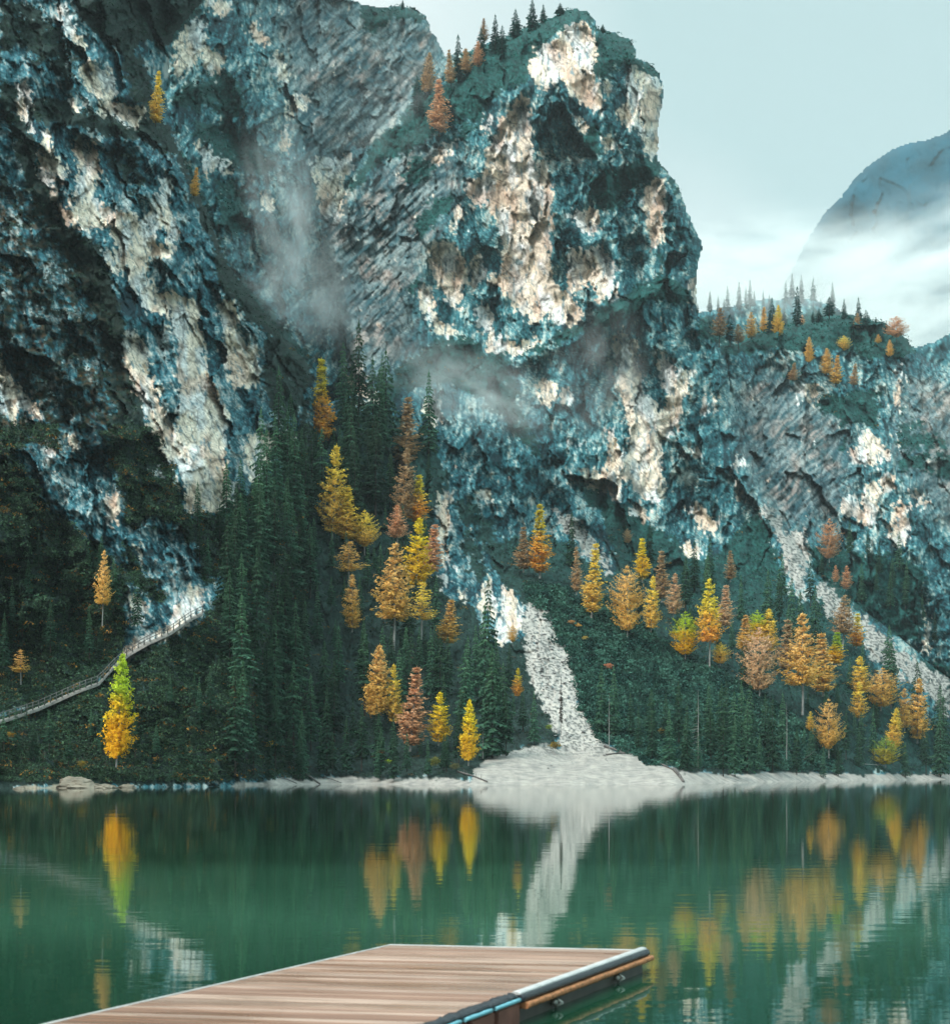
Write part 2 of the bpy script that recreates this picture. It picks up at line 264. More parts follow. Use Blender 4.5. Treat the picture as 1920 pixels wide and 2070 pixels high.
VEG = [
 (.8, c1((0,0),(210,0),(230,80),(330,190),(300,280),(180,260),(60,240),(0,330))), (1.1, c1((380,-400),(1050,-400),(1050,0),(1040,70),(930,150),(880,220),(760,220),(600,240),(480,150),(400,80))),
 (1.1, c1((650,200),(770,380),(820,620),(850,650),(940,780),(1060,1050),(1200,1400),(1300,1480),(1420,1640),(1600,1850),(1620,1992),(1560,1992),(1400,1750),(1200,1560),(1130,1480),(1090,1250),(990,1030),(930,850),(850,760),(740,720),(560,700),(430,670),(280,620),(170,620),(150,520),(280,500),(400,560),(560,600),(740,640),(700,480),(620,350))),
 (1.05, c1((0,400),(80,430),(80,560),(190,700),(190,860),(290,1080),(400,1210),(520,1280),(560,1400),(600,1550),(640,1700),(640,1850),(560,1800),(500,1600),(420,1450),(330,1300),(230,1150),(130,950),(60,700),(0,520))),
 (.8, c1((880,480),(960,420),(1180,370),(1250,420),(1270,600),(1180,620),(1100,560),(960,580))), (.75, c1((950,640),(1200,620),(1400,800),(1480,870),(1350,900),(1200,880),(1080,800))), (.75, c1((1080,900),(1250,950),(1300,1050),(1250,1250),(1150,1200))),
 (.6, c1((160,140),(330,190),(420,300),(400,480),(330,480),(280,380),(150,330))), (.6, c1((530,780),(700,760),(760,900),(700,1020),(600,900))),
 (.45, c1((-400,850),(60,900),(250,1200),(500,1600),(640,1992),(-400,1992))), (.5, c4((-700,0),(600,0),(600,500),(400,420),(0,400),(-700,400))),
 (.85, c4((600,0),(680,120),(740,300),(820,480),(900,640),(950,860),(1060,870),(1240,800),(1240,1100),(1060,1260),(1000,1000),(800,900),(650,960),(620,700),(560,600),(600,400),(560,200))),
 (1, c4((-700,560),(100,600),(300,900),(500,1000),(650,1200),(640,1400),(640,1540),(560,1700),(400,1790),(200,1850),(-700,1990))), (.75, c4((80,380),(250,400),(330,420),(300,560),(150,480),(60,560),(-700,700),(-700,400))),
 (1.1, c4((-700,2100),(0,1930),(300,1830),(520,1750),(640,1640),(800,1560),(970,1470),(1080,1380),(1240,1100),(1240,1992),(1240,2262),(-700,2290))), (.8, c4((590,400),(650,400),(800,500),(780,600),(640,640),(600,540))),
 (1.1, c4((1240,780),(1480,640),(1580,480),(1839,400),(1839,2200),(1240,2200))), (.8, c4((1360,0),(1600,0),(1600,460),(1560,400),(1400,350),(1350,200))), (.8, c4((640,1000),(700,1100),(820,1250),(880,1330),(760,1300),(640,1200))),
 (1, c2((290,-20),(370,0),(460,20),(600,30),(690,90),(640,110),(500,90),(430,130),(380,190),(350,130))),
 (1, c2((640,380),(600,480),(560,580),(450,680),(380,750),(320,870),(230,1060),(200,1090),(300,980),(420,850),(560,800),(640,730),(760,640),(900,600),(1000,520),(1130,440),(1200,400),(1200,330),(1300,200),(1370,150),(1500,110),(1560,130),(1540,40),(1450,25),(1380,30),(1250,90),(1100,150),(1000,230),(860,270),(780,400),(700,440))),
 (.95, c2((540,880),(640,780),(700,870),(680,950),(560,930))), (1, c2((620,1120),(720,1030),(840,980),(760,1080),(700,1180),(640,1260))), (.9, c2((760,700),(900,620),(1010,560),(900,690),(780,780))),
 (1, c2((1540,150),(1640,160),(1750,220),(1740,330),(1640,330),(1620,430),(1550,400))), (1, c2((1740,280),(1860,330),(1880,420),(1760,370))), (.95, c2((1500,900),(1640,880),(1700,960),(1620,1080),(1520,1060))), (.7, c2((1420,660),(1560,620),(1600,760),(1500,860),(1420,780))),
 (1.05, c2((740,1740),(870,1740),(960,1800),(1100,1825),(1250,1770),(1400,1710),(1530,1640),(1640,1540),(1760,1470),(1839,1470),(1839,1560),(1700,1630),(1560,1690),(1400,1750),(1200,1840),(1000,1840),(900,1900),(740,1990),(420,1992),(600,1850))),
 (.9, c2((520,1560),(600,1450),(660,1350),(620,1490),(540,1560))), (.8, c2((130,1430),(240,1520),(200,1500))), (.7, c2((700,1560),(860,1680),(820,1660),(690,1600))),
 (1, c3((0,140),(130,160),(230,230),(200,290),(100,280),(0,330))), (.9, c3((210,290),(290,330),(370,440),(380,500),(330,420),(260,350))), (1.05, c3((0,900),(150,870),(270,790),(380,880),(300,930),(200,960),(150,1060),(40,1090),(0,1080))),
 (.8, c3((180,620),(240,600),(260,740),(230,720))), (1.05, c3((0,1620),(100,1560),(220,1490),(340,1440),(490,1480),(530,1580),(420,1570),(300,1560),(180,1600),(60,1690),(0,1670))), (.95, c3((530,1620),(620,1650),(660,1790),(560,1740))),
 (.8, c3((370,880),(430,930),(470,1040),(440,1020),(380,960))), (.6, c3((330,1260),(400,1300),(380,1440),(340,1420))),
 (1.1, c3((700,1800),(780,1730),(900,1680),(1040,1650),(1130,1600),(1280,1590),(1420,1610),(1560,1660),(1620,1720),(1660,1790),(1600,1850),(1480,1860),(1380,1840),(1300,1790),(1150,1800),(1000,1800),(850,1810),(760,1840))),
 (.85, c6((1160,600),(1420,580),(1500,640),(1480,760),(1300,760),(1180,700),(1130,660))), (.9, c6((650,320),(720,340),(700,430),(660,400))),
 (.9, c6((0,1120),(120,1160),(250,1300),(420,1330),(560,1500),(750,1300),(850,1180),(940,1400),(1000,1600),(1050,1700),(1150,1740),(1200,2100),(0,2100),(0,1600),(130,1520))),
 (1, c6((1110,1400),(1260,1360),(1300,1440),(1480,1440),(1640,1420),(1720,1560),(1700,1740),(1690,1900),(1640,1900),(1500,1800),(1380,1720),(1260,1660),(1160,1560))), (.6, c6((1560,640),(1900,900),(2500,1300),(2500,1700),(1900,1060),(1640,1000),(1560,900))),
 (.6, c6((1000,400),(1060,460),(1100,560),(1000,560))), (.6, c6((1300,780),(1340,800),(1300,900),(1240,960))), (.8, c6((1580,900),(1640,1000),(1600,1100),(1560,1000))), (.9, c6((1640,1960),(1839,1992),(2500,2300),(2500,2600),(1839,2500),(1839,2200),(1700,2050))),
 (1.1, c5((0,440),(300,330),(420,360),(700,480),(780,700),(720,800),(690,960),(700,1150),(760,1280),(900,1450),(1030,1560),(1180,1500),(1230,1650),(1300,1992),(0,1992))),
 (.75, c5((420,300),(560,150),(700,60),(900,20),(1100,60),(1150,300),(1300,640),(1200,560),(1100,420),(1000,330),(900,250),(700,180),(560,230),(450,360))),
 (.85, c5((790,770),(960,860),(1050,1000),(1180,1300),(1160,1330),(1050,1200),(940,960),(850,900))), (1.15, c5((1160,1330),(1060,1000),(1300,980),(1450,1080),(1600,1200),(1839,1380),(1839,2100),(1480,1992),(1460,1830),(1390,1700),(1380,1560),(1320,1480),(1280,1360))),
 (.9, c5((1460,680),(1600,770),(1839,920),(1839,1000),(1600,900),(1480,800))), (.7, c5((860,900),(940,1000),(1000,1200),(900,1200),(840,1080))), (.5, c5((1080,420),(1150,400),(1290,600),(1350,660),(1280,640))),
 (1.15, b2((-500,-100),(900,-100),(1000,200),(1210,200),(1260,400),(1340,570),(1400,640),(1420,760),(1340,730),(1280,750),(1000,810),(930,870),(910,950),(760,925),(480,935),(-500,930))),
 (1.15, b2((1400,0),(1460,200),(1540,420),(1590,620),(1690,740),(1848,760),(2100,850),(2100,0))),
 (1.15, b3((-100,-100),(1200,-100),(1400,280),(1560,440),(1640,560),(1760,620),(2400,700),(2400,880),(1100,910),(900,903),(700,912),(300,900),(240,875),(60,850),(-100,760))),
]
GRAY = [
 (1, c2((560,780),(740,760),(860,900),(780,1020),(680,1200),(640,1350),(560,1540),(600,1700),(420,1992),(300,1992),(250,1600),(120,1300),(230,1080))),
 (.9, c2((-40,-400),(340,-400),(340,0),(370,170),(500,60),(700,110),(800,280),(680,400),(560,570),(380,740),(80,830),(-40,500))),
 (.8, c6((700,560),(1100,480),(1170,640),(1300,780),(1340,900),(1310,1100),(1300,1230),(1100,1290),(960,1290),(860,1150),(800,950),(720,700))), (.6, c3((200,340),(340,440),(330,700),(230,560))),
 (.7, c6((1580,420),(1839,560),(2500,900),(2500,1400),(1839,1300),(1640,1100),(1560,900))), (.5, c1((1200,0),(1500,0),(1839,0),(1839,500),(1500,300))),
]
RUST = [
 (.6, c1((-400,900),(200,1000),(420,1400),(600,1850),(640,1992),(-400,1992))), (.55, c4((-700,0),(640,0),(640,500),(560,600),(300,700),(460,1000),(400,1050),(100,600),(-700,500))), (.6, c4((740,1080),(960,1060),(940,1340),(840,1300))),
 (1, c4((1270,720),(1520,620),(1500,700),(1290,790))), (1, c5((1530,950),(1600,990),(1680,1130),(1590,1090))), (.5, c6((1580,480),(2500,900),(2500,1300),(1839,900),(1600,660))), (.35, c2((60,100),(700,110),(780,280),(560,420),(300,620),(200,420))),
 (.6, b1((1360,330),(1490,330),(1490,560),(1380,560))), (.6, c5((1160,420),(1220,520),(1320,640),(1260,640),(1190,520))), (.5, b1((-700,700),(600,740),(900,800),(760,900),(-700,930))),
]
GX0, GY0, GS = -300, -220, 3.0
gx = np.arange(GX0, 2240, GS); gy = np.arange(GY0, 1660, GS)
GXX, GYY = np.meshgrid(gx, gy)
def blur(a, r):
    for _ in range(3):
        for ax in (0, 1):
            k = 2*r+1; p = np.pad(a, [(r+1, r) if i == ax else (0, 0) for i in (0, 1)], mode='edge'); c = np.cumsum(p, ax)
            a = (np.take(c, range(k, c.shape[ax]), ax)-np.take(c, range(0, c.shape[ax]-k), ax))/k
    return a
def raster(polys, r=2):
    m = np.zeros(GXX.shape)
    for w, p in polys:
        xs = [q[0] for q in p]; ys = [q[1] for q in p]
        i0, i1 = max(0, int((min(xs)-GX0)/GS)), int((max(xs)-GX0)/GS)+2; j0, j1 = max(0, int((min(ys)-GY0)/GS)), int((max(ys)-GY0)/GS)+2
        sx, sy = GXX[j0:j1, i0:i1], GYY[j0:j1, i0:i1]
        if sx.size: m[j0:j1, i0:i1] = np.maximum(m[j0:j1, i0:i1], inpoly(sx, sy, p)*w)
    return blur(m, r)
MAPS = dict(pale=raster(PALE, 2), scree=raster(SCREE, 1), veg=raster(VEG, 2), gray=raster(GRAY, 7), rust=raster(RUST, 7))
def samp(key, px, py):
    m = MAPS[key]; u = np.clip((px-GX0)/GS, 0, m.shape[1]-1.001); v = np.clip((py-GY0)/GS, 0, m.shape[0]-1.001)
    i = u.astype(int); j = v.astype(int); fu = u-i; fv = v-j
    return (m[j, i]*(1-fu)+m[j, i+1]*fu)*(1-fv)+(m[j+1, i]*(1-fu)+m[j+1, i+1]*fu)*fv

def cover(px, py, lean=0.0):
    """weights of pale rock, scree, scrub, slab and rust at each point, and a streak pattern"""
    wx = px+14*fbm(px/40, py/40, 11, 3)+8*gnoise(px/9, py/9, 12); wy = py+16*fbm(px/40, py/40, 21, 3)+10*gnoise(px/9, py/9, 22)
    lx = px-lean*py+14*fbm(px/60, py/60, 33, 2)
    streak = fbm(lx/9, py/38, 31, 4, .6); mott = fbm(px/17, py/15, 41, 5, .68)
    P0 = samp('pale', wx, wy); G = samp('gray', px, py)
    P = sstep(.35, .50, P0*1.40+.72*streak+.40*mott+.05*G)
    Sc = sstep(.02, .2, samp('scree', wx, wy))*sstep(.35, .65, samp('scree', wx+(px-wx)*sstep(1440, 1500, py)*.7, wy+(py-wy)*sstep(1440, 1500, py)*.8)+lerp(1.9, .4, sstep(1440, 1500, py))*mott)
    V0 = samp('veg', wx, wy); V = sstep(.46, .62, V0*1.08+.92*fbm(px/26, py/22, 43, 5, .66)+.02-.5*P0)
    return P, Sc, V, G, samp('rust', px, py), streak, mott
def C(*c): return np.array(c, float)
def tints(px, py, D, lean=0.0, teal=None):
    P, Sc, V, G, Rr, st, mo = cover(px, py, lean)
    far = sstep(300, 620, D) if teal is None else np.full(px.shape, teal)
    n = lambda a: a[:, None]
    lx = px-lean*py; fine = fbm(px/4.2, py/5.5, 53, 3, .6); big = fbm(px/75, py/95, 57, 3)
    ph = .5*fbm(px/160, py/160, 401, 2); ux = lx*np.cos(ph)+py*np.sin(ph); uy = py*np.cos(ph)-lx*np.sin(ph)
    lines = fbm(ux/4.6, uy/48, 403, 3, .6); dlines = fbm((ux+uy)/7.5, (ux-uy)/75, 407, 3, .6)
    t = .55+.9*st+.34*mo+.22*fine+.8*big+.55*lines+.45*dlines
    base = lerp(C(.010, .036, .048), C(.032, .140, .175), n(sstep(.10, .50, t)))
    base = lerp(base, C(.13, .265, .295), n(sstep(.55, .80, t)))
    base = lerp(base, C(.36, .42, .41), n(sstep(.80, .98, t)))
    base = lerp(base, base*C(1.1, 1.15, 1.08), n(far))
    dg = (px+py)/math.sqrt(2)+10*fbm(px/70, py/70, 63, 2); dl = (px-py)/math.sqrt(2)
    strata = fbm(dg/9, dl/50, 61, 3, .6)
    gc = lerp(C(.030, .085, .105), C(.25, .30, .30), n(np.clip(.45+1.7*strata+.6*mo+.4*fine+.5*big, 0, 1)))
    pink = sstep(-.05, .3, fbm(px/60, py/60, 71, 2))
    gc = lerp(gc, gc*C(1.5, 1.03, .92), n(pink))
    base = lerp(base, gc, n(np.clip(G*1.3, 0, 1)*.85))
    pc = lerp(C(.73, .63, .51), C(.62, .63, .61), n(sstep(-.1, .25, fbm(px/38, py/70, 81, 3)))); pc = lerp(pc, C(.56, .38, .28), n(.6*sstep(.08, .32, fbm(px/50, py/90, 85, 2))))
    pc = pc*np.clip(1+.35*n(st)+.2*n(fine)+.55*n(lines)+.4*n(dlines), .5, 1.35); pc = lerp(pc, C(.09, .20, .24), n(sstep(.16, .34, fbm(lerp(px, px-lean*py, 1.)/7, py/26, 87, 4, .6))*.8))
    base = lerp(base, pc, n(P))
    cx_ = lx+18*fbm(px/55, py/55, 301, 3); cy_ = py+18*fbm(px/55, py/55, 303, 3)
    cr1 = np.abs(gnoise(cx_/26, cy_/95, 305)); cr2 = np.abs(gnoise((cx_+cy_)/30, (cx_-cy_)/150, 307)); cr3 = np.abs(gnoise((cx_-cy_*.8)/34, (cx_+cy_)/170, 309))
    crack = np.minimum(np.minimum(cr1, cr2), cr3); base = base*n(.42+.58*sstep(.0, .075, crack))
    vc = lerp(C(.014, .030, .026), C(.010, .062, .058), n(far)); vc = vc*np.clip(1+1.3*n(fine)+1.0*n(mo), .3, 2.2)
    base = lerp(base, vc, n(V))
    rc = lerp(C(.12, .065, .022), C(.06, .035, .02), n(np.clip(.5+mo, 0, 1)))
    base = lerp(base, rc, n(np.clip(Rr*sstep(.02, .22, fbm(px/13, py/10, 91, 3)), 0, 1)*.85))
    sc = lerp(C(.50, .48, .455), C(.38, .37, .355), n(np.clip(.5+1.5*mo, 0, 1)))
    warm = np.clip(sstep(520, 300, px), 0, 1)
    sc = lerp(sc, sc*C(1., .93, .76), n(warm))
    deb = sstep(.02, .16, fbm(px/6.5+py/30, py/3.4, 95, 3, .6)+.25*fbm(px/40, py/40, 97, 2))*sstep(1545, 1500, py)
    sc = lerp(sc, C(.10, .11, .11), n(deb*.9))
    sc = sc*n(lerp(1., .74, sstep(1490, 1530, py)))*C(1.02, 1., .96)
    base = lerp(base, sc, n(Sc))
    return np.clip(base, .003, .9), V*(1-Sc)

# ------------------------------------------------------------------ landforms
LAYERS = []
def facets(x, y, seed):
    """broken planes: each cell of the rock face has its own height and tilt"""
    xi = np.floor(x).astype(np.int64); yi = np.floor(y).astype(np.int64)
    best = np.full(x.shape, 9e9); out = np.zeros(x.shape)
    for a in (-1, 0, 1):
        for b in (-1, 0, 1):
            i, j = xi+a, yi+b; h = _perm[(_perm[(i+seed*91) & 4095]+j) & 4095]; h2 = _perm[(h+1713) & 4095]; h3 = _perm[(h+997) & 4095]
            dx = x-(i+h/4096.); dy = y-(j+h2/4096.); d = dx*dx+dy*dy
            v = (h3/4096.-.5)*1.2+dx*(_gx[h2])*1.3+dy*(_gy[h2])*1.3; m = d < best
            out = np.where(m, v, out); best = np.minimum(best, d)
    return out
CREASES = [  # sharp ribs (positive) and gullies (negative): height, width, line
 (24, 60, [(1190,25),(1110,120),(1062,190),(1000,330),(930,390),(860,500),(825,640)]), (16, 45, [(1120,240),(1113,450),(1105,640)]), (18, 50, [(1288,100),(1300,320),(1400,455),(1415,520)]),
 (16, 40, [(1208,60),(1225,250),(1180,420),(1205,600)]), (20, 45, [(850,700),(960,695),(1050,712),(1150,698),(1240,632),(1330,585),(1405,600)]), (-20, 42, [(1050,440),(1075,560),(1150,640),(1215,670)]),
 (-22, 55, [(1215,690),(1240,830),(1285,960),(1330,1060)]), (18, 50, [(1330,700),(1400,850),(1440,1000),(1500,1120)]), (16, 50, [(920,720),(980,860),(1100,960),(1230,1080)]), (14, 34, [(870,900),(880,1050),(905,1200)]),
 (20, 50, [(60,160),(150,440),(250,640),(300,850),(380,1000)]), (16, 40, [(335,470),(380,700),(420,960)]), (-22, 45, [(290,120),(345,260),(400,400),(470,560)]), (-20, 50, [(0,150),(110,440),(220,620),(245,800),(330,930)]),
 (16, 40, [(190,120),(230,250),(330,340)]), (18, 45, [(400,60),(470,160),(540,330),(560,480)]), (-18, 40, [(620,200),(690,300),(650,480)]), (18, 50, [(740,20),(700,120),(560,220)]),
 (-20, 50, [(1440,690),(1480,900),(1590,1050)]), (18, 55, [(1690,640),(1640,760),(1560,900),(1545,1020)]), (16, 45, [(1815,680),(1820,860),(1850,1060),(1880,1200)]), (-14, 40, [(1750,780),(1760,960),(1740,1100)]),
 (12, 40, [(0,900),(160,1080),(260,1260)]), (-12, 34, [(90,800),(220,960),(330,1200)])]
def dist_line(x, y, pl):
    best = np.full(x.shape, 1e9)
    for (x1, y1), (x2, y2) in zip(pl[:-1], pl[1:]):
        dx, dy = x2-x1, y2-y1; tt = np.clip(((x-x1)*dx+(y-y1)*dy)/(dx*dx+dy*dy), 0, 1)
        best = np.minimum(best, np.hypot(x-x1-tt*dx, y-y1-tt*dy))
    return best
def landform(name, poly, ctrl, step=2.4, amp=1.0, ampf=None, lean=0.0, round_w=0, teal=None, dark=1.0, rag=5.0, label=None, back=60):
    xs = [p[0] for p in poly]; ys = [p[1] for p in poly]
    X, Y = np.meshgrid(np.arange(min(xs)-6, max(xs)+6, step), np.arange(min(ys)-6, max(ys)+6, step))
    sh = X.shape; x, y = X.ravel(), Y.ravel()
    D0 = rbf(ctrl, x, y)
    a = amp*(D0/600)
    if ampf is not None: a = a*ampf(x, y)
    lx = x-lean*y
    jx = lx+16*fbm(x/40, y/40, 171, 3); jy = y+16*fbm(x/40, y/40, 173, 3)
    d = -15*ridge(jx/210, jy/320, 101, 2)-7*ridge(jx/62, jy/130, 111, 3)+2.4*fbm(jx/22, jy/40, 121, 3)+1.0*fbm(lx/7, y/14, 131, 3, .6)
    for hgt, wid, pl_ in (CREASES if dark == 1 else ()): d = d-(hgt if hgt > 0 else hgt*.45)*np.exp(-dist_line(x, y, pl_)/wid)
    d = d+12*facets(jx/100, jy/230, 5)+7*facets(jx/36, jy/95, 6)+1.7*facets(jx/14, jy/34, 7)
    # ledges: rock steps back upwards in bands
    q = y/44+1.6*fbm(x/150, y/150, 141, 3)+.25*x/44*(.5-lean)
    d = d+4.5*np.abs((q % 1)-.5)
    dg = (x+y)/math.sqrt(2); dl = (x-y)/math.sqrt(2)
    G = samp('gray', x, y); d = d*(1-.5*G)+G*3.0*fbm(dg/9, dl/70, 61, 3, .6)
    P = samp('pale', x, y); d = d*(1-.5*np.clip(P, 0, 1))-2.0*np.clip(P, 0, 1)
    D = D0+a*d
    # surface turns away at the skyline
    wx = x+rag*fbm(x/16, y/16, 151, 3); wy = y+rag*fbm(x/16, y/16, 161, 3)
    ins = inpoly(wx, wy, poly).reshape(sh)
    if round_w:
        m = ins.astype(float); bl = blur(m, max(1, int(round_w/step/2)))
        edge = np.clip(1-(bl.ravel()-.5)*2, 0, 1)
        D = D+edge**3*round_w*1.1*(D0/600)
    V = world(x, y, D)
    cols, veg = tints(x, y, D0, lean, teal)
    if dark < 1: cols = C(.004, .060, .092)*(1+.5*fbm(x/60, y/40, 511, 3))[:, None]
    idx = np.arange(x.size).reshape(sh)
    keep = ins[:-1, :-1] & ins[1:, :-1] & ins[:-1, 1:] & ins[1:, 1:]
    q4 = np.stack([idx[:-1, :-1], idx[1:, :-1], idx[1:, 1:], idx[:-1, 1:]], -1)[keep]
    # rim walls running back from the outline give the landform its depth
    k = np.pad(keep, 1); rims = []
    for dy, dx, a0, a1 in ((-1, 0, (0, 0), (0, 1)), (0, 1, (0, 1), (1, 1)), (0, -1, (1, 0), (0, 0))):
        nb = k[1+dy:1+dy+keep.shape[0], 1+dx:1+dx+keep.shape[1]]
        jj, ii = np.nonzero(keep & ~nb)
        rims.append(np.stack([idx[jj+a0[0], ii+a0[1]], idx[jj+a1[0], ii+a1[1]]], -1))
    rims = np.concatenate(rims)
    ru, inv = np.unique(rims.ravel(), return_inverse=True)
    Vb = V[ru].copy(); dirv = Vb-np.array([0, 0, CAMZ]); Vb = Vb+dirv/np.linalg.norm(dirv, axis=1)[:, None]*back
    inv = inv.reshape(rims.shape)+len(V)
    q4 = np.concatenate([q4, np.stack([rims[:, 0], rims[:, 1], inv[:, 1], inv[:, 0]], -1)])
    allV = np.concatenate([V, Vb]); allC = np.concatenate([cols, cols[ru]])
    used, inv2 = np.unique(q4.ravel(), return_inverse=True)
    me = np_mesh(name, allV[used], inv2.reshape(q4.shape), True, allC[used])
    o = link(name, me, M_ROCK); tag(o, kind='structure')
    LAYERS.append(dict(x0=x[0], y0=y[0], step=step, D=D.reshape(sh), ins=ins, veg=veg.reshape(sh)))
    return o
def ground(px, py):
    """distance of the nearest landform seen at a photo point"""
    best = None
    for L in LAYERS:
        i = int(round((px-L['x0'])/L['step'])); j = int(round((py-L['y0'])/L['step']))
        if 0 <= j < L['D'].shape[0] and 0 <= i < L['D'].shape[1] and L['ins'][j, i]:
            d = L['D'][j, i]
            if best is None or d < best: best = d
    return best

TOWER = [(860,150),(880,128),(900,112),(935,105),(960,96),(1000,80),(1050,58),(1090,44),(1120,30),(1145,18),(1165,15),(1190,22),(1205,42),(1208,56),(1240,62),(1275,78),(1288,98),(1285,116),(1310,124),(1332,145),(1343,180),(1340,215),(1331,260),(1330,322),(1350,345),(1372,375),(1388,420),(1402,455),(1422,497),(1412,530),(1408,580),(1412,640),(1432,650),(1452,672),(1466,705),
         (1480,800),(1510,900),(1560,1000),(1600,1080),(1650,1160),(1720,1210),(1800,1270),(1920,1370),(2200,1500),(2210,1640),(430,1640),(436,1590),(440,1350),(470,1200),(500,1080),(560,960),(620,880),(640,820),(735,790),(700,700),(680,600),(648,490),(690,405),(722,330),(760,262),(820,205),(846,170)]
landform('rock_tower', TOWER,
 [(430,1640,240),(450,1590,248),(640,1587,273),(960,1588,256),(1150,1588,254),(1350,1587,262),(1500,1583,314),(1700,1579,385),(1920,1576,471),(2200,1574,560),(960,1640,240),(1500,1640,290),(1920,1640,430),
  (1500,1560,335),(1920,1552,500),(640,1560,283),(960,1540,285),(1150,1540,300),(1330,1556,290),(1700,1545,410),(450,1500,262),(600,1480,300),(800,1480,310),(1000,1450,325),(1150,1450,335),
  (600,1300,340),(800,1300,345),(1000,1300,372),(1150,1300,385),(1080,1200,405),(600,1000,390),(800,1000,425),(950,1000,455),(720,820,470),(850,800,505),
  (1300,1450,360),(1500,1450,385),(1300,1350,395),(1500,1350,425),(1300,1200,455),(1500,1200,495),(1700,1400,455),(1900,1480,520),(2200,1500,600),(1700,1230,525),(1600,1100,550),
  (1100,1050,495),(1300,1080,525),(1450,1050,560),(1100,850,535),(1300,850,565),(900,700,565),(750,740,560),(1450,800,600),(1050,700,585),(1050,670,598),(1300,600,598),(1300,570,612),(1050,500,615),(1200,400,622),(1100,200,640),(1200,100,660),(1180,20,690),
  (1300,160,672),(1400,450,650),(1400,640,625),(690,560,615),(800,300,665),(900,130,720),(1000,85,705),(900,450,630),(700,650,595)],
 ampf=lambda x, y: np.clip(lerp(1.0, .22, sstep(960, 1200, y+.12*np.abs(x-1150)-60)), .0, 1)*lerp(1, .03, sstep(1490, 1535, y)), round_w=46, rag=5)
LEFT = [(-300,-200),(430,-200),(412,0),(352,70),(345,120),(336,190),(362,290),(385,350),(413,411),(440,480),(470,548),(509,592),(550,650),(600,705),(640,750),(650,800),(640,1000),(560,1200),(520,1400),(490,1640),(-300,1640)]
landform('left_cliff', LEFT,
 [(-300,1640,180),(0,1640,190),(490,1640,226),(-300,1597,188),(0,1594,207),(240,1592,222),(480,1590,238),(-300,1520,196),(0,1500,214),(240,1500,230),(480,1500,246),(-300,1450,200),(0,1450,222),(200,1380,236),(400,1235,255),(0,1400,230),(200,1330,246),(400,1190,268),
  (0,1100,245),(250,1100,262),(450,1100,296),(-300,1100,220),(0,800,262),(300,850,280),(420,950,292),(600,900,400),(640,760,430),(0,400,292),(200,400,304),(400,600,345),(520,640,385),(0,0,330),(200,0,350),(400,0,420),(330,200,380),(-300,0,300),(-300,-200,310),(430,-200,450)],
 amp=.85, ampf=lambda x, y: lerp(1.3, .5, sstep(1200, 1450, y+.35*x))*lerp(1, .5, sstep(1555, 1590, y)), lean=.28, round_w=40, teal=.0, rag=6)
GULLY = [(330,-220),(720,-220),(712,-4),(735,8),(760,13),(800,9),(838,13),(862,30),(872,58),(886,84),(896,104),(905,125),(960,180),(960,420),(820,700),(800,860),(560,900),(430,620),(330,300)]
landform('gully_wall', GULLY,
 [(330,100,540),(380,300,540),(450,500,550),(560,700,570),(650,850,590),(640,600,640),(700,400,720),(620,250,700),(700,100,800),(860,60,900),(905,150,860),(960,300,820),(550,0,740),(500,150,650),(450,-200,700),(700,-200,860),(820,700,700)],
 amp=1.15, lean=-.1, round_w=46, teal=.8)
HILL = [(1395,655),(1420,662),(1450,690),(1490,700),(1530,672),(1570,655),(1620,652),(1650,640),(1700,634),(1760,642),(1790,652),(1815,665),(1838,690),(1846,704),(1880,728),(1930,758),(2010,800),(2220,900),(2220,1560),(1400,1560)]
landform('right_hill', HILL,
 [(1400,1500,560),(1700,1500,560),(2200,1500,640),(1450,1100,600),(1700,1200,580),(1920,1300,600),(2200,1300,650),(1500,850,680),(1700,850,690),(1920,950,680),(2200,1050,700),(1420,700,730),(1600,680,755),(1650,640,790),(1800,670,785),(1920,780,760),(2200,930,760)],
 amp=.9, lean=.15, round_w=36, teal=.9)
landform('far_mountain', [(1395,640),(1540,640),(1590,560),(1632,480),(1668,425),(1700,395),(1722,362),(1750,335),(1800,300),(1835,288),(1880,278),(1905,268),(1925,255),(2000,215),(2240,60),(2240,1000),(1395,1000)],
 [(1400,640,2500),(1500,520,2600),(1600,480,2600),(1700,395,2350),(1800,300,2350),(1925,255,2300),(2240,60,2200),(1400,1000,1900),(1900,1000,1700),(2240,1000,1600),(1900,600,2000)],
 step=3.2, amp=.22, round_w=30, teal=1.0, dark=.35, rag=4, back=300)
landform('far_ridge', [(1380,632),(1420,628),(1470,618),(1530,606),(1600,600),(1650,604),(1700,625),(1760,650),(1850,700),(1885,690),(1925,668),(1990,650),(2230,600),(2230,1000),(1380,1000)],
 [(1380,632,1120),(1600,600,1150),(1760,650,1120),(1925,668,1250),(2230,600,1250),(1380,1000,1000),(2230,1000,1000)], step=3.2, amp=.5, round_w=24, teal=1.0, rag=4, back=150)

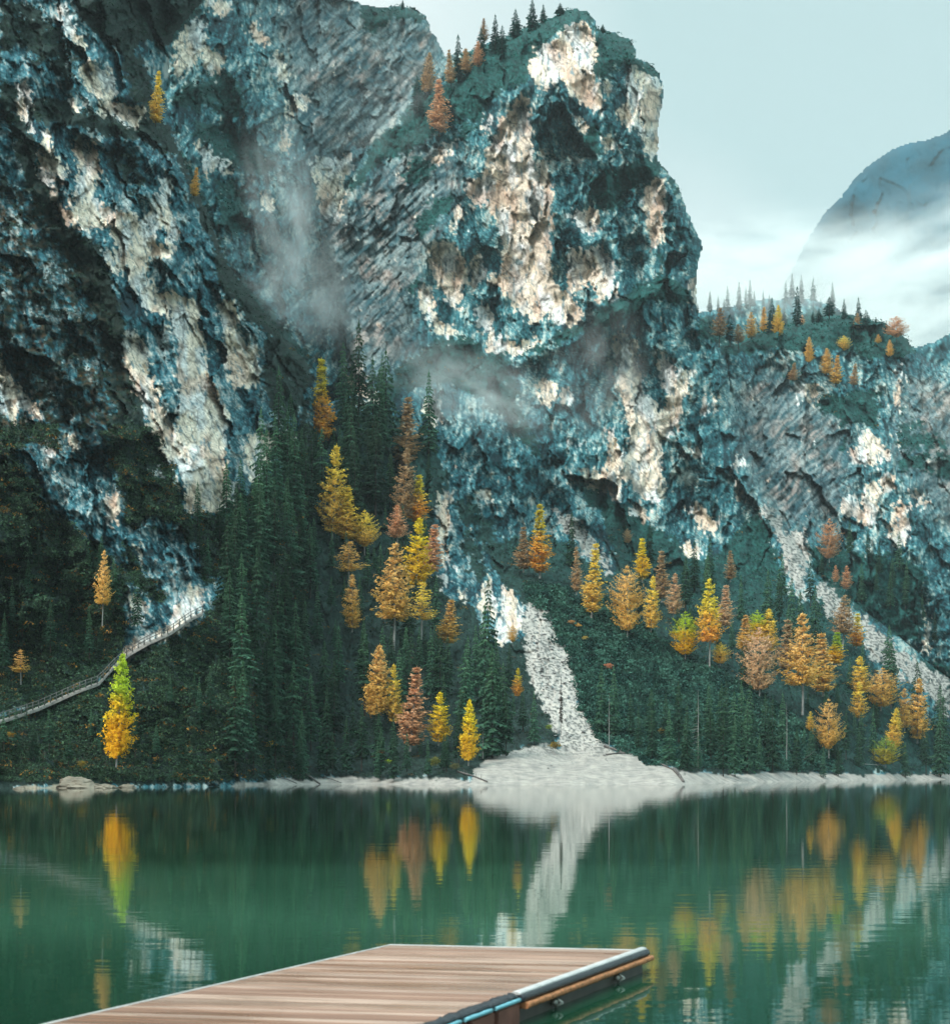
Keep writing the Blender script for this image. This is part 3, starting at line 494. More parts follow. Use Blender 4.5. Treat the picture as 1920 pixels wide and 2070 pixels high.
# ------------------------------------------------------------------ lake and lake bed
def m_water(t, b, out):
    n = ramp(t, noise(t, .035, 3, (.25, 1.6, 1), rough=.6), (.32, (.003, .013, .006)), (.52, (.005, .022, .011)), (.72, (.011, .042, .023)))
    oc = nd(t, 'ShaderNodeTexCoord'); sy = nd(t, 'ShaderNodeSeparateXYZ'); t.links.new(oc.outputs['Object'], sy.inputs[0])
    sh = nd(t, 'ShaderNodeMapRange'); sh.inputs[1].default_value = 60; sh.inputs[2].default_value = 10; wv = nd(t, 'ShaderNodeMath', operation='MULTIPLY_ADD'); wv.inputs[1].default_value = 22; t.links.new(noise(t, .05, 3, (.5, 1.3, 1)), wv.inputs[0]); t.links.new(sy.outputs[1], wv.inputs[2]); sh.inputs[1].default_value += 11; sh.inputs[2].default_value += 11; t.links.new(wv.outputs[0], sh.inputs[0])
    sc = ramp(t, sh.outputs[0], (0, (0, 0, 0)), (.45, (.004, .018, .009)), (.76, (.028, .085, .052)), (.90, (.006, .024, .015)), (1, (.003, .012, .008)))
    t.links.new(mixc(t, 1., n, sc, 'ADD'), b.inputs['Base Color'])      # paler green band just beyond the dock, darker again nearer in
    b.inputs['Roughness'].default_value = .028; b.inputs['IOR'].default_value = 1.33
    # long low ripples
    a = noise(t, 1.1, 3, (.45, 1.5, 1)); c = noise(t, .12, 2, (.5, 1.4, 1))
    m = nd(t, 'ShaderNodeMath', operation='MULTIPLY_ADD'); m.inputs[1].default_value = .35; t.links.new(a, m.inputs[0]); t.links.new(c, m.inputs[2])
    bump(t, b, m.outputs[0], 1.0, .008)
M_WATER = mat('lake_water', m_water)
def grid_sheet(name, x0, x1, y0, y1, z, n, m, kind='structure'):
    xs = np.linspace(x0, x1, n); ys = np.linspace(y0, y1, n); X, Y = np.meshgrid(xs, ys)
    idx = np.arange(n*n).reshape(n, n); q = np.stack([idx[:-1, :-1], idx[:-1, 1:], idx[1:, 1:], idx[1:, :-1]], -1).reshape(-1, 4)
    o = link(name, np_mesh(name, np.stack([X.ravel(), Y.ravel(), np.full(n*n, z)], -1), q), m); tag(o, kind=kind); return o
grid_sheet('lake', -700, 900, -200, 900, 0, 12, M_WATER)
M_BED = m_simple('lake_bed_silt', (.10, .13, .09), .95, .3, .2)
grid_sheet('ground', -7000, 7000, -3000, 9000, -14, 6, M_BED)

# ------------------------------------------------------------------ trees
rnd = random.Random(11)
def add_tris(lst, *pts): lst.append(pts)
def spruce_crown(seed, levels=22, width=.15, bare=.06, sparse=0.):
    r = random.Random(seed); T = []
    for k in range(levels):
        z = bare+(1-bare)*(k+.5*r.random())/levels; u = (1-z)/(1-bare)
        rad = width*(u**.8)*(1-.35*max(0, (.16-(z-bare)))/.16)*(.75+.45*r.random())+.006
        nb = max(5, int(8*(.5+.5*u)))
        for b in range(nb):
            if r.random() < sparse: continue
            a = 2*math.pi*(b+r.random()*.8)/nb; L = rad*(.6+.55*r.random()); dr = L*(.25+.35*r.random())
            ca, sa = math.cos(a), math.sin(a); w = L*(.24+.12*r.random())
            tip = (ca*L, sa*L, z-dr*.85+L*.10); root = (ca*L*.22, sa*L*.22, z+.012)
            seg = 3
            for s in range(seg):      # ragged drooping frond made of overlapping leaf-like pieces
                t0, t1 = s/seg, (s+1.25)/seg
                p0 = [root[i]+(tip[i]-root[i])*t0 for i in range(3)]; p1 = [root[i]+(tip[i]-root[i])*min(1.05, t1) for i in range(3)]
                ww = w*(1.1-.5*t0)
                for sg in (-1, 1):
                    q = (p0[0]*.45+p1[0]*.55-sg*sa*ww, p0[1]*.45+p1[1]*.55+sg*ca*ww, p0[2]*.5+p1[2]*.5-ww*(.55+.5*r.random()))
                    T.append((p0, q, p1))
                hang = (p1[0]*.9, p1[1]*.9, p1[2]-.020-.018*r.random()); T.append((p0, hang, p1))
    T.append(((0, 0, 1.03), (.008, 0, .93), (-.008, .003, .93))); T.append(((0, 0, 1.03), (0, .008, .93), (.002, -.008, .93)))
    return T
def larch_crown(seed, levels=20, width=.16, bare=.12, dens=1., roundness=0.):
    """airy autumn crown: many small needle tufts strung along up-curving branches"""
    r = random.Random(seed); T = []
    for k in range(levels):
        z = bare+(1-bare)*(k+.6*r.random())/levels; u = (1-z)/(1-bare)
        prof = (u**.75) if not roundness else math.sqrt(max(0, 1-(2*(1-u)-1+.12)**2))*.9+.05
        prof = prof*(1-.55*max(0, (.14-(z-bare))/.14))
        rad = width*prof*(.6+.65*r.random())+.008
        nb = max(5, int((7+8*u)*dens))
        for b in range(nb):
            a = r.random()*2*math.pi; L = rad*(.55+.6*r.random()); ca, sa = math.cos(a), math.sin(a)
            droop = L*(.18+.25*r.random())
            nt_ = max(3, int(L/.016))
            for q in range(nt_):
                f = (q+1)/nt_
                if f < .18: continue
                x, y = ca*L*f, sa*L*f; zz = z-droop*math.sin(f*2.4)+.25*L*f*f
                for e in range(2):
                    s = .014+.012*r.random(); ox, oy, oz = [(r.random()-.5)*.02 for _ in range(3)]
                    v = [(x+ox+(r.random()-.5)*2*s, y+oy+(r.random()-.5)*2*s, zz+oz+(r.random()-.6)*1.5*s) for _ in range(3)]
                    T.append(tuple(v))
    T.append(((0, 0, 1.02), (.01, 0, .95), (-.01, .003, .95)))
    return T
def tri_mesh(name, T):
    V = np.array(T, float).reshape(-1, 3, 3); ce = V.mean(1); N = ce*np.array([7., 7., 0])+np.array([0, 0, .55]); N += np.random.RandomState(1).normal(size=N.shape)*.22
    N /= np.linalg.norm(N, axis=1)[:, None]; fn = np.cross(V[:, 1]-V[:, 0], V[:, 2]-V[:, 0]); fl = (fn*N).sum(1) < 0; V[fl] = V[fl][:, ::-1]
    me = np_mesh(name, V.reshape(-1, 3), np.arange(len(V)*3).reshape(-1, 3), True); me.normals_split_custom_set_from_vertices(np.repeat(N, 3, 0).tolist()); return me
def trunk_mesh(name, r0, h, branches=0, seed=0, blen=.09):
    r = random.Random(seed); V = []; Fq = []
    def tube(p, q, ra, rb, n=6):
        p, q = Vector(p), Vector(q); d = (q-p).normalized(); u = d.orthogonal().normalized(); w = d.cross(u); b = len(V)
        for c, rr in ((p, ra), (q, rb)):
            for k in range(n): V.append(tuple(c+(u*math.cos(2*math.pi*k/n)+w*math.sin(2*math.pi*k/n))*rr))
        for k in range(n): Fq.append((b+k, b+(k+1) % n, b+n+(k+1) % n, b+n+k))
    pts = [(0, 0, -.03)]+[((r.random()-.5)*.006, (r.random()-.5)*.006, h*k/6) for k in range(1, 7)]
    for k in range(6): tube(pts[k], pts[k+1], r0*(1-k/6.6), r0*(1-(k+1)/6.6))
    for k in range(branches):
        z = .15+.8*(k+r.random())/branches; a = r.random()*6.28; L = blen*(1.1-z)*(.6+.7*r.random())
        tube((0, 0, z*h), (math.cos(a)*L, math.sin(a)*L, z*h-L*.25), .0016, .0007, 3)
    return np_mesh(name, V, Fq, True)
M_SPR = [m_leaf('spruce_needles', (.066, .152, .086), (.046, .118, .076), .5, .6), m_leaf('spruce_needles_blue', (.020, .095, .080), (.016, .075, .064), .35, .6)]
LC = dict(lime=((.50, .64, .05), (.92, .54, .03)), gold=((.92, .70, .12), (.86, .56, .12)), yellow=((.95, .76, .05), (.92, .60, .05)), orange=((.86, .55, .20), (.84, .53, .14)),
          russet=((.76, .42, .24), (.68, .38, .21)), tan=((.55, .38, .22), (.52, .33, .17)), mixed=((.80, .66, .08), (.92, .46, .08)), brown=((.36, .22, .12), (.28, .20, .11)), pink=((.80, .52, .32), (.76, .50, .28)), green=((.28, .40, .08), (.55, .45, .07)))
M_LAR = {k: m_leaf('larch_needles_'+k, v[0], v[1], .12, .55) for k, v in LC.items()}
M_BARK = m_simple('conifer_bark', (.055, .048, .042), .95, .3, 30, spec=.1)
M_PALEBARK = m_simple('weathered_pale_bark', (.26, .27, .26), .9, .3, 30, spec=.1)
def proto(name, crownT, trunk, cm, bm):
    root = bpy.data.objects.new(name, None); root.empty_display_size = .2
    c = bpy.data.objects.new('crown', tri_mesh('crown', crownT)); c.parent = root; c.data.materials.append(cm)
    t = bpy.data.objects.new('trunk', trunk); t.parent = root; t.data.materials.append(bm)
    return root, [c, t]
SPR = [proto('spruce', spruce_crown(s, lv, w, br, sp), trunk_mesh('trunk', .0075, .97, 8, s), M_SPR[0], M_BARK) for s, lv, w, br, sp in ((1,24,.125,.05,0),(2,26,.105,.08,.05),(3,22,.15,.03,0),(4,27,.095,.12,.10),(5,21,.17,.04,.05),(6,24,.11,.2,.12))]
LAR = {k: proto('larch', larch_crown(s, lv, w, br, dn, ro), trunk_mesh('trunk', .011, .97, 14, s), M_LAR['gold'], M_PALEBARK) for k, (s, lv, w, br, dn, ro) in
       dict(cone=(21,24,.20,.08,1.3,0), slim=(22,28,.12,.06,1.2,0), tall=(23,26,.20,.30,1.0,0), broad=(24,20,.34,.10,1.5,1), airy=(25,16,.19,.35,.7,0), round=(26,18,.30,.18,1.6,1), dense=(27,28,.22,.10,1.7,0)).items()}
def place(pro, name, loc, h, wf=1., lean=(0, 0), crown_mat=None, trunk_mat=None):
    root, kids = pro
    r = root.copy(); r.name = name; COL.objects.link(r)
    r.location = loc; r.scale = (h*wf, h*wf, h); r.rotation_euler = (lean[1], lean[0], rnd.random()*6.28)
    if lean != (0, 0): r.rotation_euler = (lean[1], lean[0], 0)
    for k in kids:
        c = k.copy(); c.name = k.name.split('.')[0]; COL.objects.link(c); c.parent = r
        mm = crown_mat if c.name.startswith('crown') else trunk_mat
        if mm: c.material_slots[0].link = 'OBJECT'; c.material_slots[0].material = mm
    return r
def plant(pro, name, px, ytop, ybase, wf=1., fwd=2., crown_mat=None, trunk_mat=None, lean=0., D=None):
    D = D or (ground(px, min(ybase, 1584)) or 600)-fwd
    loc = W1(px, ybase, D); h = (ybase-ytop)/F*D
    return place(pro, name, loc, h, wf, (lean, 0), crown_mat, trunk_mat)

# larches: px, top, base, crown width (px), shape, colour, pale trunk, lean, label
LAR_T = [
 (242,1318,1545,66,'dense','lime',.06,'tall larch by the left shore, lime green on top and golden yellow below'),
 (42,1313,1382,42,'airy','orange',0,'small sparse orange larch just above the railed path at the far left'),
 (209,1113,1262,34,'tall','orange',.03,'orange larch with a long bare trunk on the dark slope above the path'),
 (318,143,252,26,'slim','gold',.06,'golden larch high on the ledge at the top of the left cliff'),
 (395,338,398,17,'slim','orange',.1,'little orange larch lower down the dark ledge of the left cliff'),
 (650,724,900,44,'slim','mixed',0,'slim yellow and orange larch standing alone in the mouth of the gully'),
 (676,898,1085,66,'cone','gold',.05,'tall golden larch, the topmost of the golden column left of centre'),
 (702,985,1095,44,'slim','gold',.04,'golden larch just below the tallest golden one left of centre'),
 (737,1030,1120,46,'round','gold',0,'small round golden larch to the right of the golden column'),
 (705,1093,1185,60,'airy','orange',0,'wispy orange larch below the golden column left of centre'),
 (712,1160,1275,42,'cone','orange',0,'lowest orange larch hanging below the golden column left of centre'),
 (822,803,945,50,'slim','tan',.05,'dull tan larch at the foot of the misty green ledge'),
 (820,903,1050,52,'cone','tan',.05,'tan larch with orange edge above the yellow larches in the centre'),
 (845,960,1060,40,'slim','mixed',.05,'yellowish larch behind the bright yellow one in the central forest'),
 (803,1020,1110,42,'tall','russet',0,'russet larch with a pale trunk left of the bright yellow larch'),
 (845,1045,1190,62,'cone','yellow',.05,'bright yellow larch in the middle of the central forest'),
 (798,1098,1310,82,'tall','orange',.02,'big orange tan larch with spreading branches in the central forest'),
 (853,1175,1290,58,'airy','gold',.02,'loose golden larch with open branches below the bright yellow one'),
 (875,1060,1160,44,'slim','russet',.10,'reddish larch leaning against the narrow pale rock strip'),
 (908,1212,1305,40,'slim','orange',.10,'dull orange larch above the dense spruces left of the scree'),
 (764,1302,1455,62,'dense','orange',.05,'orange larch in front of the dark spruces, the left of two touching'),
 (796,1342,1465,40,'cone','gold',0,'golden larch touching the right side of the orange one'),
 (836,1348,1515,54,'slim','russet',.08,'salmon red larch leaning right above the lake shore'),
 (888,1398,1505,48,'cone','yellow',.04,'yellow larch between the salmon red one and the lone yellow spire'),
 (948,1413,1545,42,'dense','yellow',.02,'bright yellow spire of a larch next to the white gravel beach'),
 (1091,1018,1165,42,'slim','mixed',0,'larch with yellow green top and orange skirt on the slope above the scree'),
 (1058,1065,1155,34,'slim','tan',0,'tan larch just left of the yellow green topped one'),
 (1036,1263,1305,20,'round','orange',0,'tiny orange larch on the pale rock left of the scree'),
 (1046,1350,1410,24,'cone','mixed',.05,'dull yellow young larch among spruces left of the scree'),
 (1165,1105,1200,22,'slim','tan',0,'thin tan larch at the left end of the right hand larch row'),
 (1200,1098,1245,40,'slim','gold',.06,'golden larch beside the thin grey scree strip'),
 (1268,1143,1285,62,'broad','orange',0,'broad faded orange larch at the lower end of the grey scree strip'),
 (1298,1088,1175,30,'slim','yellow',0,'slim yellow larch standing above the broad faded orange one'),
 (1318,1163,1275,38,'cone','gold',.04,'golden larch right of the broad faded orange one'),
 (1337,1113,1215,32,'slim','tan',0,'tan brown larch rising behind the golden one on the right slope'),
 (1363,1158,1245,38,'cone','pink',.05,'pinkish larch above the lime green one'),
 (1385,1236,1330,54,'broad','lime',0,'rounded lime green larch at the top edge of the dwarf pine slope'),
 (1434,1170,1345,54,'tall','mixed',0,'tall yellow and orange larch with a pale trunk right of the lime green one'),
 (1466,1183,1270,34,'slim','pink',.04,'faded pink larch behind the tall yellow and orange one'),
 (1476,1113,1175,22,'slim','tan',0,'small tan larch below the bare rock on the right slope'),
 (1456,1298,1345,34,'broad','gold',0,'low golden larch at the foot of the tall yellow and orange one'),
 (1507,1243,1320,34,'slim','orange',0,'thin orange larch behind the left of the peach coloured crown'),
 (1530,1233,1300,40,'broad','lime',0,'yellow green larch crown behind the peach coloured one'),
 (1554,1230,1320,46,'cone','gold',0,'golden yellow larch behind the right of the peach coloured one'),
 (1535,1268,1405,74,'broad','pink',0,'large peach coloured larch with a rounded crown on the right slope'),
 (1592,1252,1360,40,'slim','tan',0,'tan larch left of the tallest orange one on the right slope'),
 (1622,1240,1440,74,'tall','orange',0,'tallest orange larch with a long pale trunk on the right slope'),
 (1662,1280,1405,52,'slim','orange',-.03,'orange larch right beside the tallest one on the right slope'),
 (1690,1278,1345,34,'slim','lime',.08,'yellow green larch at the left edge of the right scree'),
 (1706,1203,1310,50,'tall','tan',.05,'tan larch with a dark trunk standing on the right scree'),
 (1732,1240,1310,30,'slim','mixed',.04,'pale yellow larch on the right scree beside the tan one'),
 (1676,1048,1135,44,'broad','russet',0,'russet larch high above the dark forest patch on the right'),
 (1689,1142,1178,16,'cone','russet',0,'smaller of the two rusty larches at the dark forest patch'),
 (1711,1143,1193,24,'cone','russet',0,'bigger of the two rusty larches at the dark forest patch'),
 (1738,1326,1405,46,'cone','gold',0,'golden larch with a pointed top left of the right scree'),
 (1736,1378,1455,36,'cone','gold',0,'golden larch just below the pointed golden one'),
 (1782,1350,1435,66,'broad','orange',.04,'broad orange and gold larch in front of the right scree'),
 (1828,1391,1475,34,'cone','orange',0,'pointed orange larch near the right edge, left of the tallest pair'),
 (1856,1370,1500,50,'cone','orange',.03,'tall orange gold larch nearest the right edge'),
 (1808,1430,1520,36,'dense','gold',.10,'bright amber larch leaning right near the right shore'),
 (1675,1411,1535,46,'round','orange',0,'orange larch with a browner lower half by the right shore'),
 (1638,1438,1480,20,'cone','gold',0,'tiny golden larch among the spruces by the right shore'),
 (1790,1488,1550,54,'broad','green',0,'dull olive yellow larch low by the right shore'),
 (1635,680,735,22,'dense','orange',.02,'pointed orange larch on the left of the right hilltop slope'),
 (1671,703,758,28,'dense','orange',0,'larger of two touching orange larches on the hilltop slope'),
 (1691,718,778,22,'slim','orange',.06,'slimmer of two touching orange larches on the hilltop slope'),
 (1705,678,710,24,'broad','gold',0,'small yellow larch in the middle of the hilltop slope'),
 (1798,686,722,18,'dense','orange',0,'orange larch below the round one at the right end of the hilltop'),
 (1775,675,694,13,'cone','orange',0,'tiny orange larch in the scrub near the right end of the hilltop'),
 (1727,735,780,18,'slim','tan',.08,'faded larch on grey rock below the hilltop scrub'),
 (1604,733,770,18,'slim','tan',.10,'dull tan larch on the grey rock left below the hilltop'),
 (1573,616,680,26,'dense','gold',0,'golden orange larch on the hilltop skyline'),
 (1544,620,672,17,'slim','orange',0,'slim orange larch on the hilltop skyline left of the golden one'),
 (1518,630,684,28,'cone','orange',0,'orange larch at the left end of the hilltop skyline'),
 (1492,655,704,28,'tall','tan',0,'faded tan larch left of the hilltop, by the dark notch'),
 (1812,638,690,36,'round','russet',0,'round topped rust coloured larch at the right end of the hilltop skyline'),
 (1733,632,664,16,'cone','tan',0,'small tan larch in front of the twin skyline spruces'),
 (1621,636,657,13,'cone','pink',0,'tiny pink larch on the hilltop skyline'),
 (1455,622,700,34,'tall','brown',.05,'sparse brown larch beside the foot of the rock tower skyline'),
 (866,104,192,34,'dense','tan',.06,'tan larch on the shoulder of the rock tower, the highest of the tall pair'),
 (887,160,272,40,'slim','russet',0,'tall rusty larch on the shoulder of the rock tower, below the tan one'),
 (909,100,170,20,'slim','tan',-.05,'thin tan larch left of the dark skyline spruce on the tower shoulder'),
 (966,82,134,26,'cone','russet',0,'russet larch in front of the skyline spruces on the tower'),
 (941,98,148,24,'slim','tan',0,'faded larch between dark spruces on the tower shoulder'),
 (978,36,100,20,'tall','brown',0,'sparse brown larch on the tower skyline'),
 (1268,1068,1100,18,'broad','tan',0,'tiny tan larch beneath the big white rock face'),
]
WN = dict(cone=.36, slim=.215, tall=.34, broad=.62, airy=.32, round=.54, dense=.39)
for (px, yt, yb, w, sh, colr, lean, lab) in LAR_T:
    wf = (w/(yb-yt))/WN[sh]
    o = plant(LAR[sh], 'larch', px-lean*.5*(yb-yt), yt, yb, wf*1.12, 5.5, M_LAR[colr], M_PALEBARK if yt > 800 else M_BARK, lean)
    tag(o, lab, 'larch', 'autumn larches among the spruces')

# spruces
def sp(px, yt, yb, w, lab, group, far=0, fwd=2., D=None, v=None, lean=0.):
    v = rnd.randrange(6) if v is None else v
    wn = (.25, .21, .29, .19, .33, .21)[v]
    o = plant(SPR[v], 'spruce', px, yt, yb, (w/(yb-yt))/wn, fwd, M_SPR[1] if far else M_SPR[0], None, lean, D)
    tag(o, lab, 'spruce', group); return o
for i, (px, yt, yb, w, v, lab) in enumerate([(1076,-2,60,24,0,'tallest dark spruce on the tower skyline, its tip cut by the top of the picture'),(1098,12,46,15,1,'small spruce right of the tallest one on the tower skyline'),
   (1042,21,74,26,2,'broad dark spruce on the tower skyline, left of the tallest'),(1001,32,104,24,0,'full dark spruce beside the sparse brown larch on the tower skyline'),(972,59,118,24,0,'dark spruce left of the sparse brown larch on the tower skyline'),
   (1015,54,106,24,4,'low dark spruce tucked against the full one on the tower skyline'),(926,73,165,26,1,'slim dark spruce at the notch left of the tower skyline'),(1132,9,30,18,2,'little wind shaped spruce near the very top of the rock tower'),
   (814,1,18,8,1,'lone tiny spruce on the skyline of the back wall'),(843,156,225,26,0,'dark spruce below the tan larch on the tower shoulder'),(858,130,200,20,1,'slim dark spruce behind the tan larch on the tower shoulder'),(1218,52,66,12,2,'dwarf spruce on the right shoulder of the tower top')]):
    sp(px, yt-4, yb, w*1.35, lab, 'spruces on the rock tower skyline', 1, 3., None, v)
for i, (px, yt, yb, w, v, lab) in enumerate([(1611,583,660,20,1,'tallest dark spruce on the hilltop skyline'),(1560,606,672,22,0,'dark spruce between two larches on the hilltop skyline'),(1584,621,655,14,0,'short dark spruce right of the golden skyline larch'),
   (1676,605,645,24,5,'sparse spruce with a bare top on the hilltop skyline'),(1706,609,645,12,1,'thin dark spruce right of the sparse one on the hilltop'),(1735,606,660,18,0,'dark spruce with a clean spire near the right of the hilltop'),(1750,630,664,22,4,'bushy dark spruce right of the spire on the hilltop'),
   (1655,628,650,16,2,'small bushy spruce left of the sparse one on the hilltop'),(1770,645,668,10,1,'tiny spruce right of the bushy one on the hilltop'),(1791,652,672,9,1,'tiny spruce left of the round topped rusty larch'),(1475,640,700,22,5,'thin grey green spruce beside the tower foot on the skyline'),(1643,632,652,9,1,'tiny spruce between the pink larch and the bushy spruce')]):
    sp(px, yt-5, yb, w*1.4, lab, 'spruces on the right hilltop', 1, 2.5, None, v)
for i in range(18):
    px = 1418+i*15+rnd.uniform(-16, 16); h = rnd.uniform(16, 60); yb = np.interp(px, [1418, 1600, 1700, 1760], [634, 606, 628, 655])+3
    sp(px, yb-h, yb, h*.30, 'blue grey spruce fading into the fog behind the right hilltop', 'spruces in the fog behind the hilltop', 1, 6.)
REG = [  # polygon, count, height range px at top/bottom, label, far
 ([(455,1100),(490,1000),(560,930),(620,900),(700,830),(760,840),(870,900),(860,1150),(900,1300),(1010,1330),(1060,1420),(1085,1500),(960,1535),(900,1560),(560,1560),(455,1560)], 150, (105, 235), 'dark green spruce in the dense forest left of the white scree', 'dense spruce forest left of the scree', 0),
 ([(1100,1130),(1180,1120),(1290,1130),(1420,1150),(1500,1190),(1640,1190),(1680,1300),(1760,1330),(1920,1500),(1920,1560),(1720,1560),(1640,1480),(1560,1420),(1440,1340),(1300,1270),(1200,1240),(1120,1200)], 60, (90, 140), 'dark green spruce among the larches on the right slope', 'spruces on the right slope', 0),
 ([(455,1535),(900,1540),(930,1560),(455,1572)], 16, (70, 130), 'dark spruce at the very edge of the wood above the left gravel shore', 'spruces by the left shore', 0),
 ([(1215,1470),(1600,1490),(1900,1530),(1900,1562),(1420,1556),(1300,1530)], 46, (70, 150), 'slender dark spruce at the foot of the dwarf pine slope by the right shore', 'spruces along the right shore', 0),
 ([(1640,1180),(1700,1110),(1850,1130),(1885,1250),(1900,1330),(1800,1260)], 14, (45, 80), 'dark spruce in the forest patch under the grey crag on the right', 'spruces in the patch under the crag', 0),
 ([(0,1130),(120,1100),(260,1200),(330,1240),(300,1275),(200,1370),(0,1440)], 16, (60, 120), 'dark spruce on the steep slope above the railed path', 'spruces above the path', 0),
 ([(0,1500),(200,1470),(400,1330),(460,1260),(460,1540),(200,1550),(0,1560)], 20, (45, 95), 'dark spruce on the bank between the railed path and the lake', 'spruces below the path', 0),
 ([(340,990),(440,960),(460,1100),(430,1180),(400,1160)], 6, (60, 95), 'dark spruce under the big pale face of the left cliff', 'spruces under the pale face', 0),
]
ALLSP = []
for poly, n, (h0, h1), lab, grp, far in REG:
    xs = [p[0] for p in poly]; ys = [p[1] for p in poly]; got = []; tries = 0
    while len(got) < n and tries < 40000:
        tries += 1; x, y = rnd.uniform(min(xs), max(xs)), rnd.uniform(min(ys), max(ys))
        if not inpoly(np.array([x]), np.array([y]), poly)[0]: continue
        md = 22*(1 if tries < 12000 else .7)
        if any(abs(x-a)*1.0 < md and abs(y-b) < md*1.1 for a, b in got): continue
        got.append((x, y))
    got.sort(key=lambda q: q[1])
    for x, y in got:
        h = rnd.uniform(h0, h1); yb = y+12 if h1 > 100 else y
        if grp.startswith('dense') and 700 < x < 980 and yb > 1480: h *= .62      # the yellow larches stand in front here
        for t in LAR_T:      # keep the view of the larches open
            if abs(x-t[0]-t[6]*40) < t[3]/2+h*.13 and yb > t[2] and yb-h < t[2]-.2*(t[2]-t[1]): h = min(h, yb-(t[2]-.2*(t[2]-t[1])))
        if h < 32: continue
        w_ = h*rnd.uniform(.26, .36)
        ALLSP.append([x, yb, h, w_, sp(x, yb-h, yb, w_, lab, grp, far, rnd.uniform(1.0, 3.5))])
# the spruces that stand right beside a tree one can name are labelled by it
NICK = {242:'the lime green and golden larch at the left shore',209:'the orange larch above the path',650:'the lone larch in the gully mouth',676:'the topmost golden larch',737:'the round golden larch',712:'the lowest larch of the golden column',845:'the bright yellow larch in the centre',
 798:'the big orange tan larch',908:'the dull orange larch above the scree forest',764:'the orange shore larch touching a golden one',836:'the salmon red shore larch',888:'the yellow shore larch beside the salmon red one',948:'the bright yellow spire by the beach',1091:'the green topped larch above the scree',
 1200:'the golden larch at the grey scree strip',1268:'the broad faded orange larch',1385:'the rounded lime green larch',1434:'the tall yellow and orange larch',1535:'the peach coloured larch',1622:'the tallest orange larch on the right',1711:'the bigger rusty larch at the forest patch',
 1738:'the pointed golden larch at the right scree',1782:'the broad larch at the right scree',1856:'the larch nearest the right edge',1808:'the leaning amber larch',1675:'the two toned orange larch at the right shore',1042:'',820:'the tan larch in the central forest'}
done = set()
for t in LAR_T:
    nk = NICK.get(t[0])
    if not nk: continue
    cyy = (t[1]+t[2])/2
    for side, word in ((-1, 'just left of '), (1, 'just right of ')):
        best = None
        for k, (x, yb, h, w_, o) in enumerate(ALLSP):
            dx = (x-t[0])*side; dy = abs(yb-h/2-cyy)
            if k in done or not 8 < dx < 90 or dy > 70: continue
            q = dx+dy*.7
            if best is None or q < best[0]: best = (q, k)
        if best:
            done.add(best[1]); x, yb, h, w_, o = ALLSP[best[1]]
            o['label'] = ('slender' if w_/h < .30 else 'broad')+' dark spruce '+word+nk
rest = [s for k, s in enumerate(ALLSP) if k not in done]
for grp in {s[4]['group'] for s in rest}:
    g = [s for s in rest if s[4]['group'] == grp]
    if len(g) < 8: continue
    for key, word in ((lambda s: s[0], 'farthest left'), (lambda s: -s[0], 'farthest right'), (lambda s: s[1]-s[2], 'with the highest standing tip'), (lambda s: -s[1], 'rooted lowest'), (lambda s: -s[2], 'tallest'), (lambda s: s[2], 'shortest')):
        s = min((q for q in g if not q[4].get('_u')), key=key); s[4]['_u'] = 1
        s[4]['label'] = 'dark spruce '+word+' among the '+grp
for s in ALLSP:
    if s[4].get('_u'): del s[4]['_u']
# two marked dead or isolated trees
o = plant(SPR[5], 'dead_spruce', 1134, 1366, 1482, .45, 3.5, M_BARK, M_BARK); tag(o, 'nearly bare dark spruce standing alone on the white scree', 'dead tree')
for px, yt, yb, lab in ((1231,1400,1516,'pale bare trunk right of the foot of the white scree'),(1411,1395,1550,'tall bare grey trunk at the foot of the dwarf pine slope'),(1590,1420,1538,'thin grey trunk further right at the foot of the dwarf pine slope'),(976,1470,1532,'pale dead snag beside the yellow larch at the beach')):
    D = ground(px, yb)-3
    o = link('bare_trunk', trunk_mesh('bare_trunk', .009, 1., 30, px, .12), M_PALEBARK); h = (yb-yt)/F*D
    o.location = W1(px, yb, D); o.scale = (h, h, h); tag(o, lab, 'dead tree')

# ------------------------------------------------------------------ scrub and dwarf pine: nobody could count these plants
def clump_cloud(name, pts, size, n_t, m, cols, seed, flat=.75):
    """pts (n,3) centres, size (n,), each a mound of n_t small sprays"""
    r = np.random.RandomState(seed); n = len(pts); K = n*n_t
    c = np.repeat(pts, n_t, 0); s = np.repeat(size, n_t)
    u = r.normal(size=(K, 3)); u /= np.linalg.norm(u, axis=1)[:, None]; u[:, 2] = np.abs(u[:, 2])*1.0-.25; u[:, 1] = -np.abs(u[:, 1])*.6
    ctr = c+u*s[:, None]*np.array([1, 1, flat])*r.uniform(.6, 1, (K, 1))
    a = r.normal(size=(K, 3)); a /= np.linalg.norm(a, axis=1)[:, None]; b = np.cross(a, u); b /= np.linalg.norm(b, axis=1)[:, None]+1e-6
    q = s[:, None]*r.uniform(.25, .5, (K, 1)); up = u*q*.7
    V = np.stack([ctr-b*q*.5, ctr+b*q*.5, ctr+up+a*q*.35], 1)
    fn = np.cross(V[:, 1]-V[:, 0], V[:, 2]-V[:, 0]); fl = (fn*(u+np.array([0, 0, .4]))).sum(1) < 0; V[fl] = V[fl][:, ::-1]; V = V.reshape(-1, 3)
    cc = np.repeat(np.repeat(cols, n_t, 0)*r.uniform(.65, 1.4, (K, 1)), 3, 0)
    o = link(name, np_mesh(name, V, np.arange(len(V)).reshape(-1, 3), False, cc), m); tag(o, kind='stuff'); return o
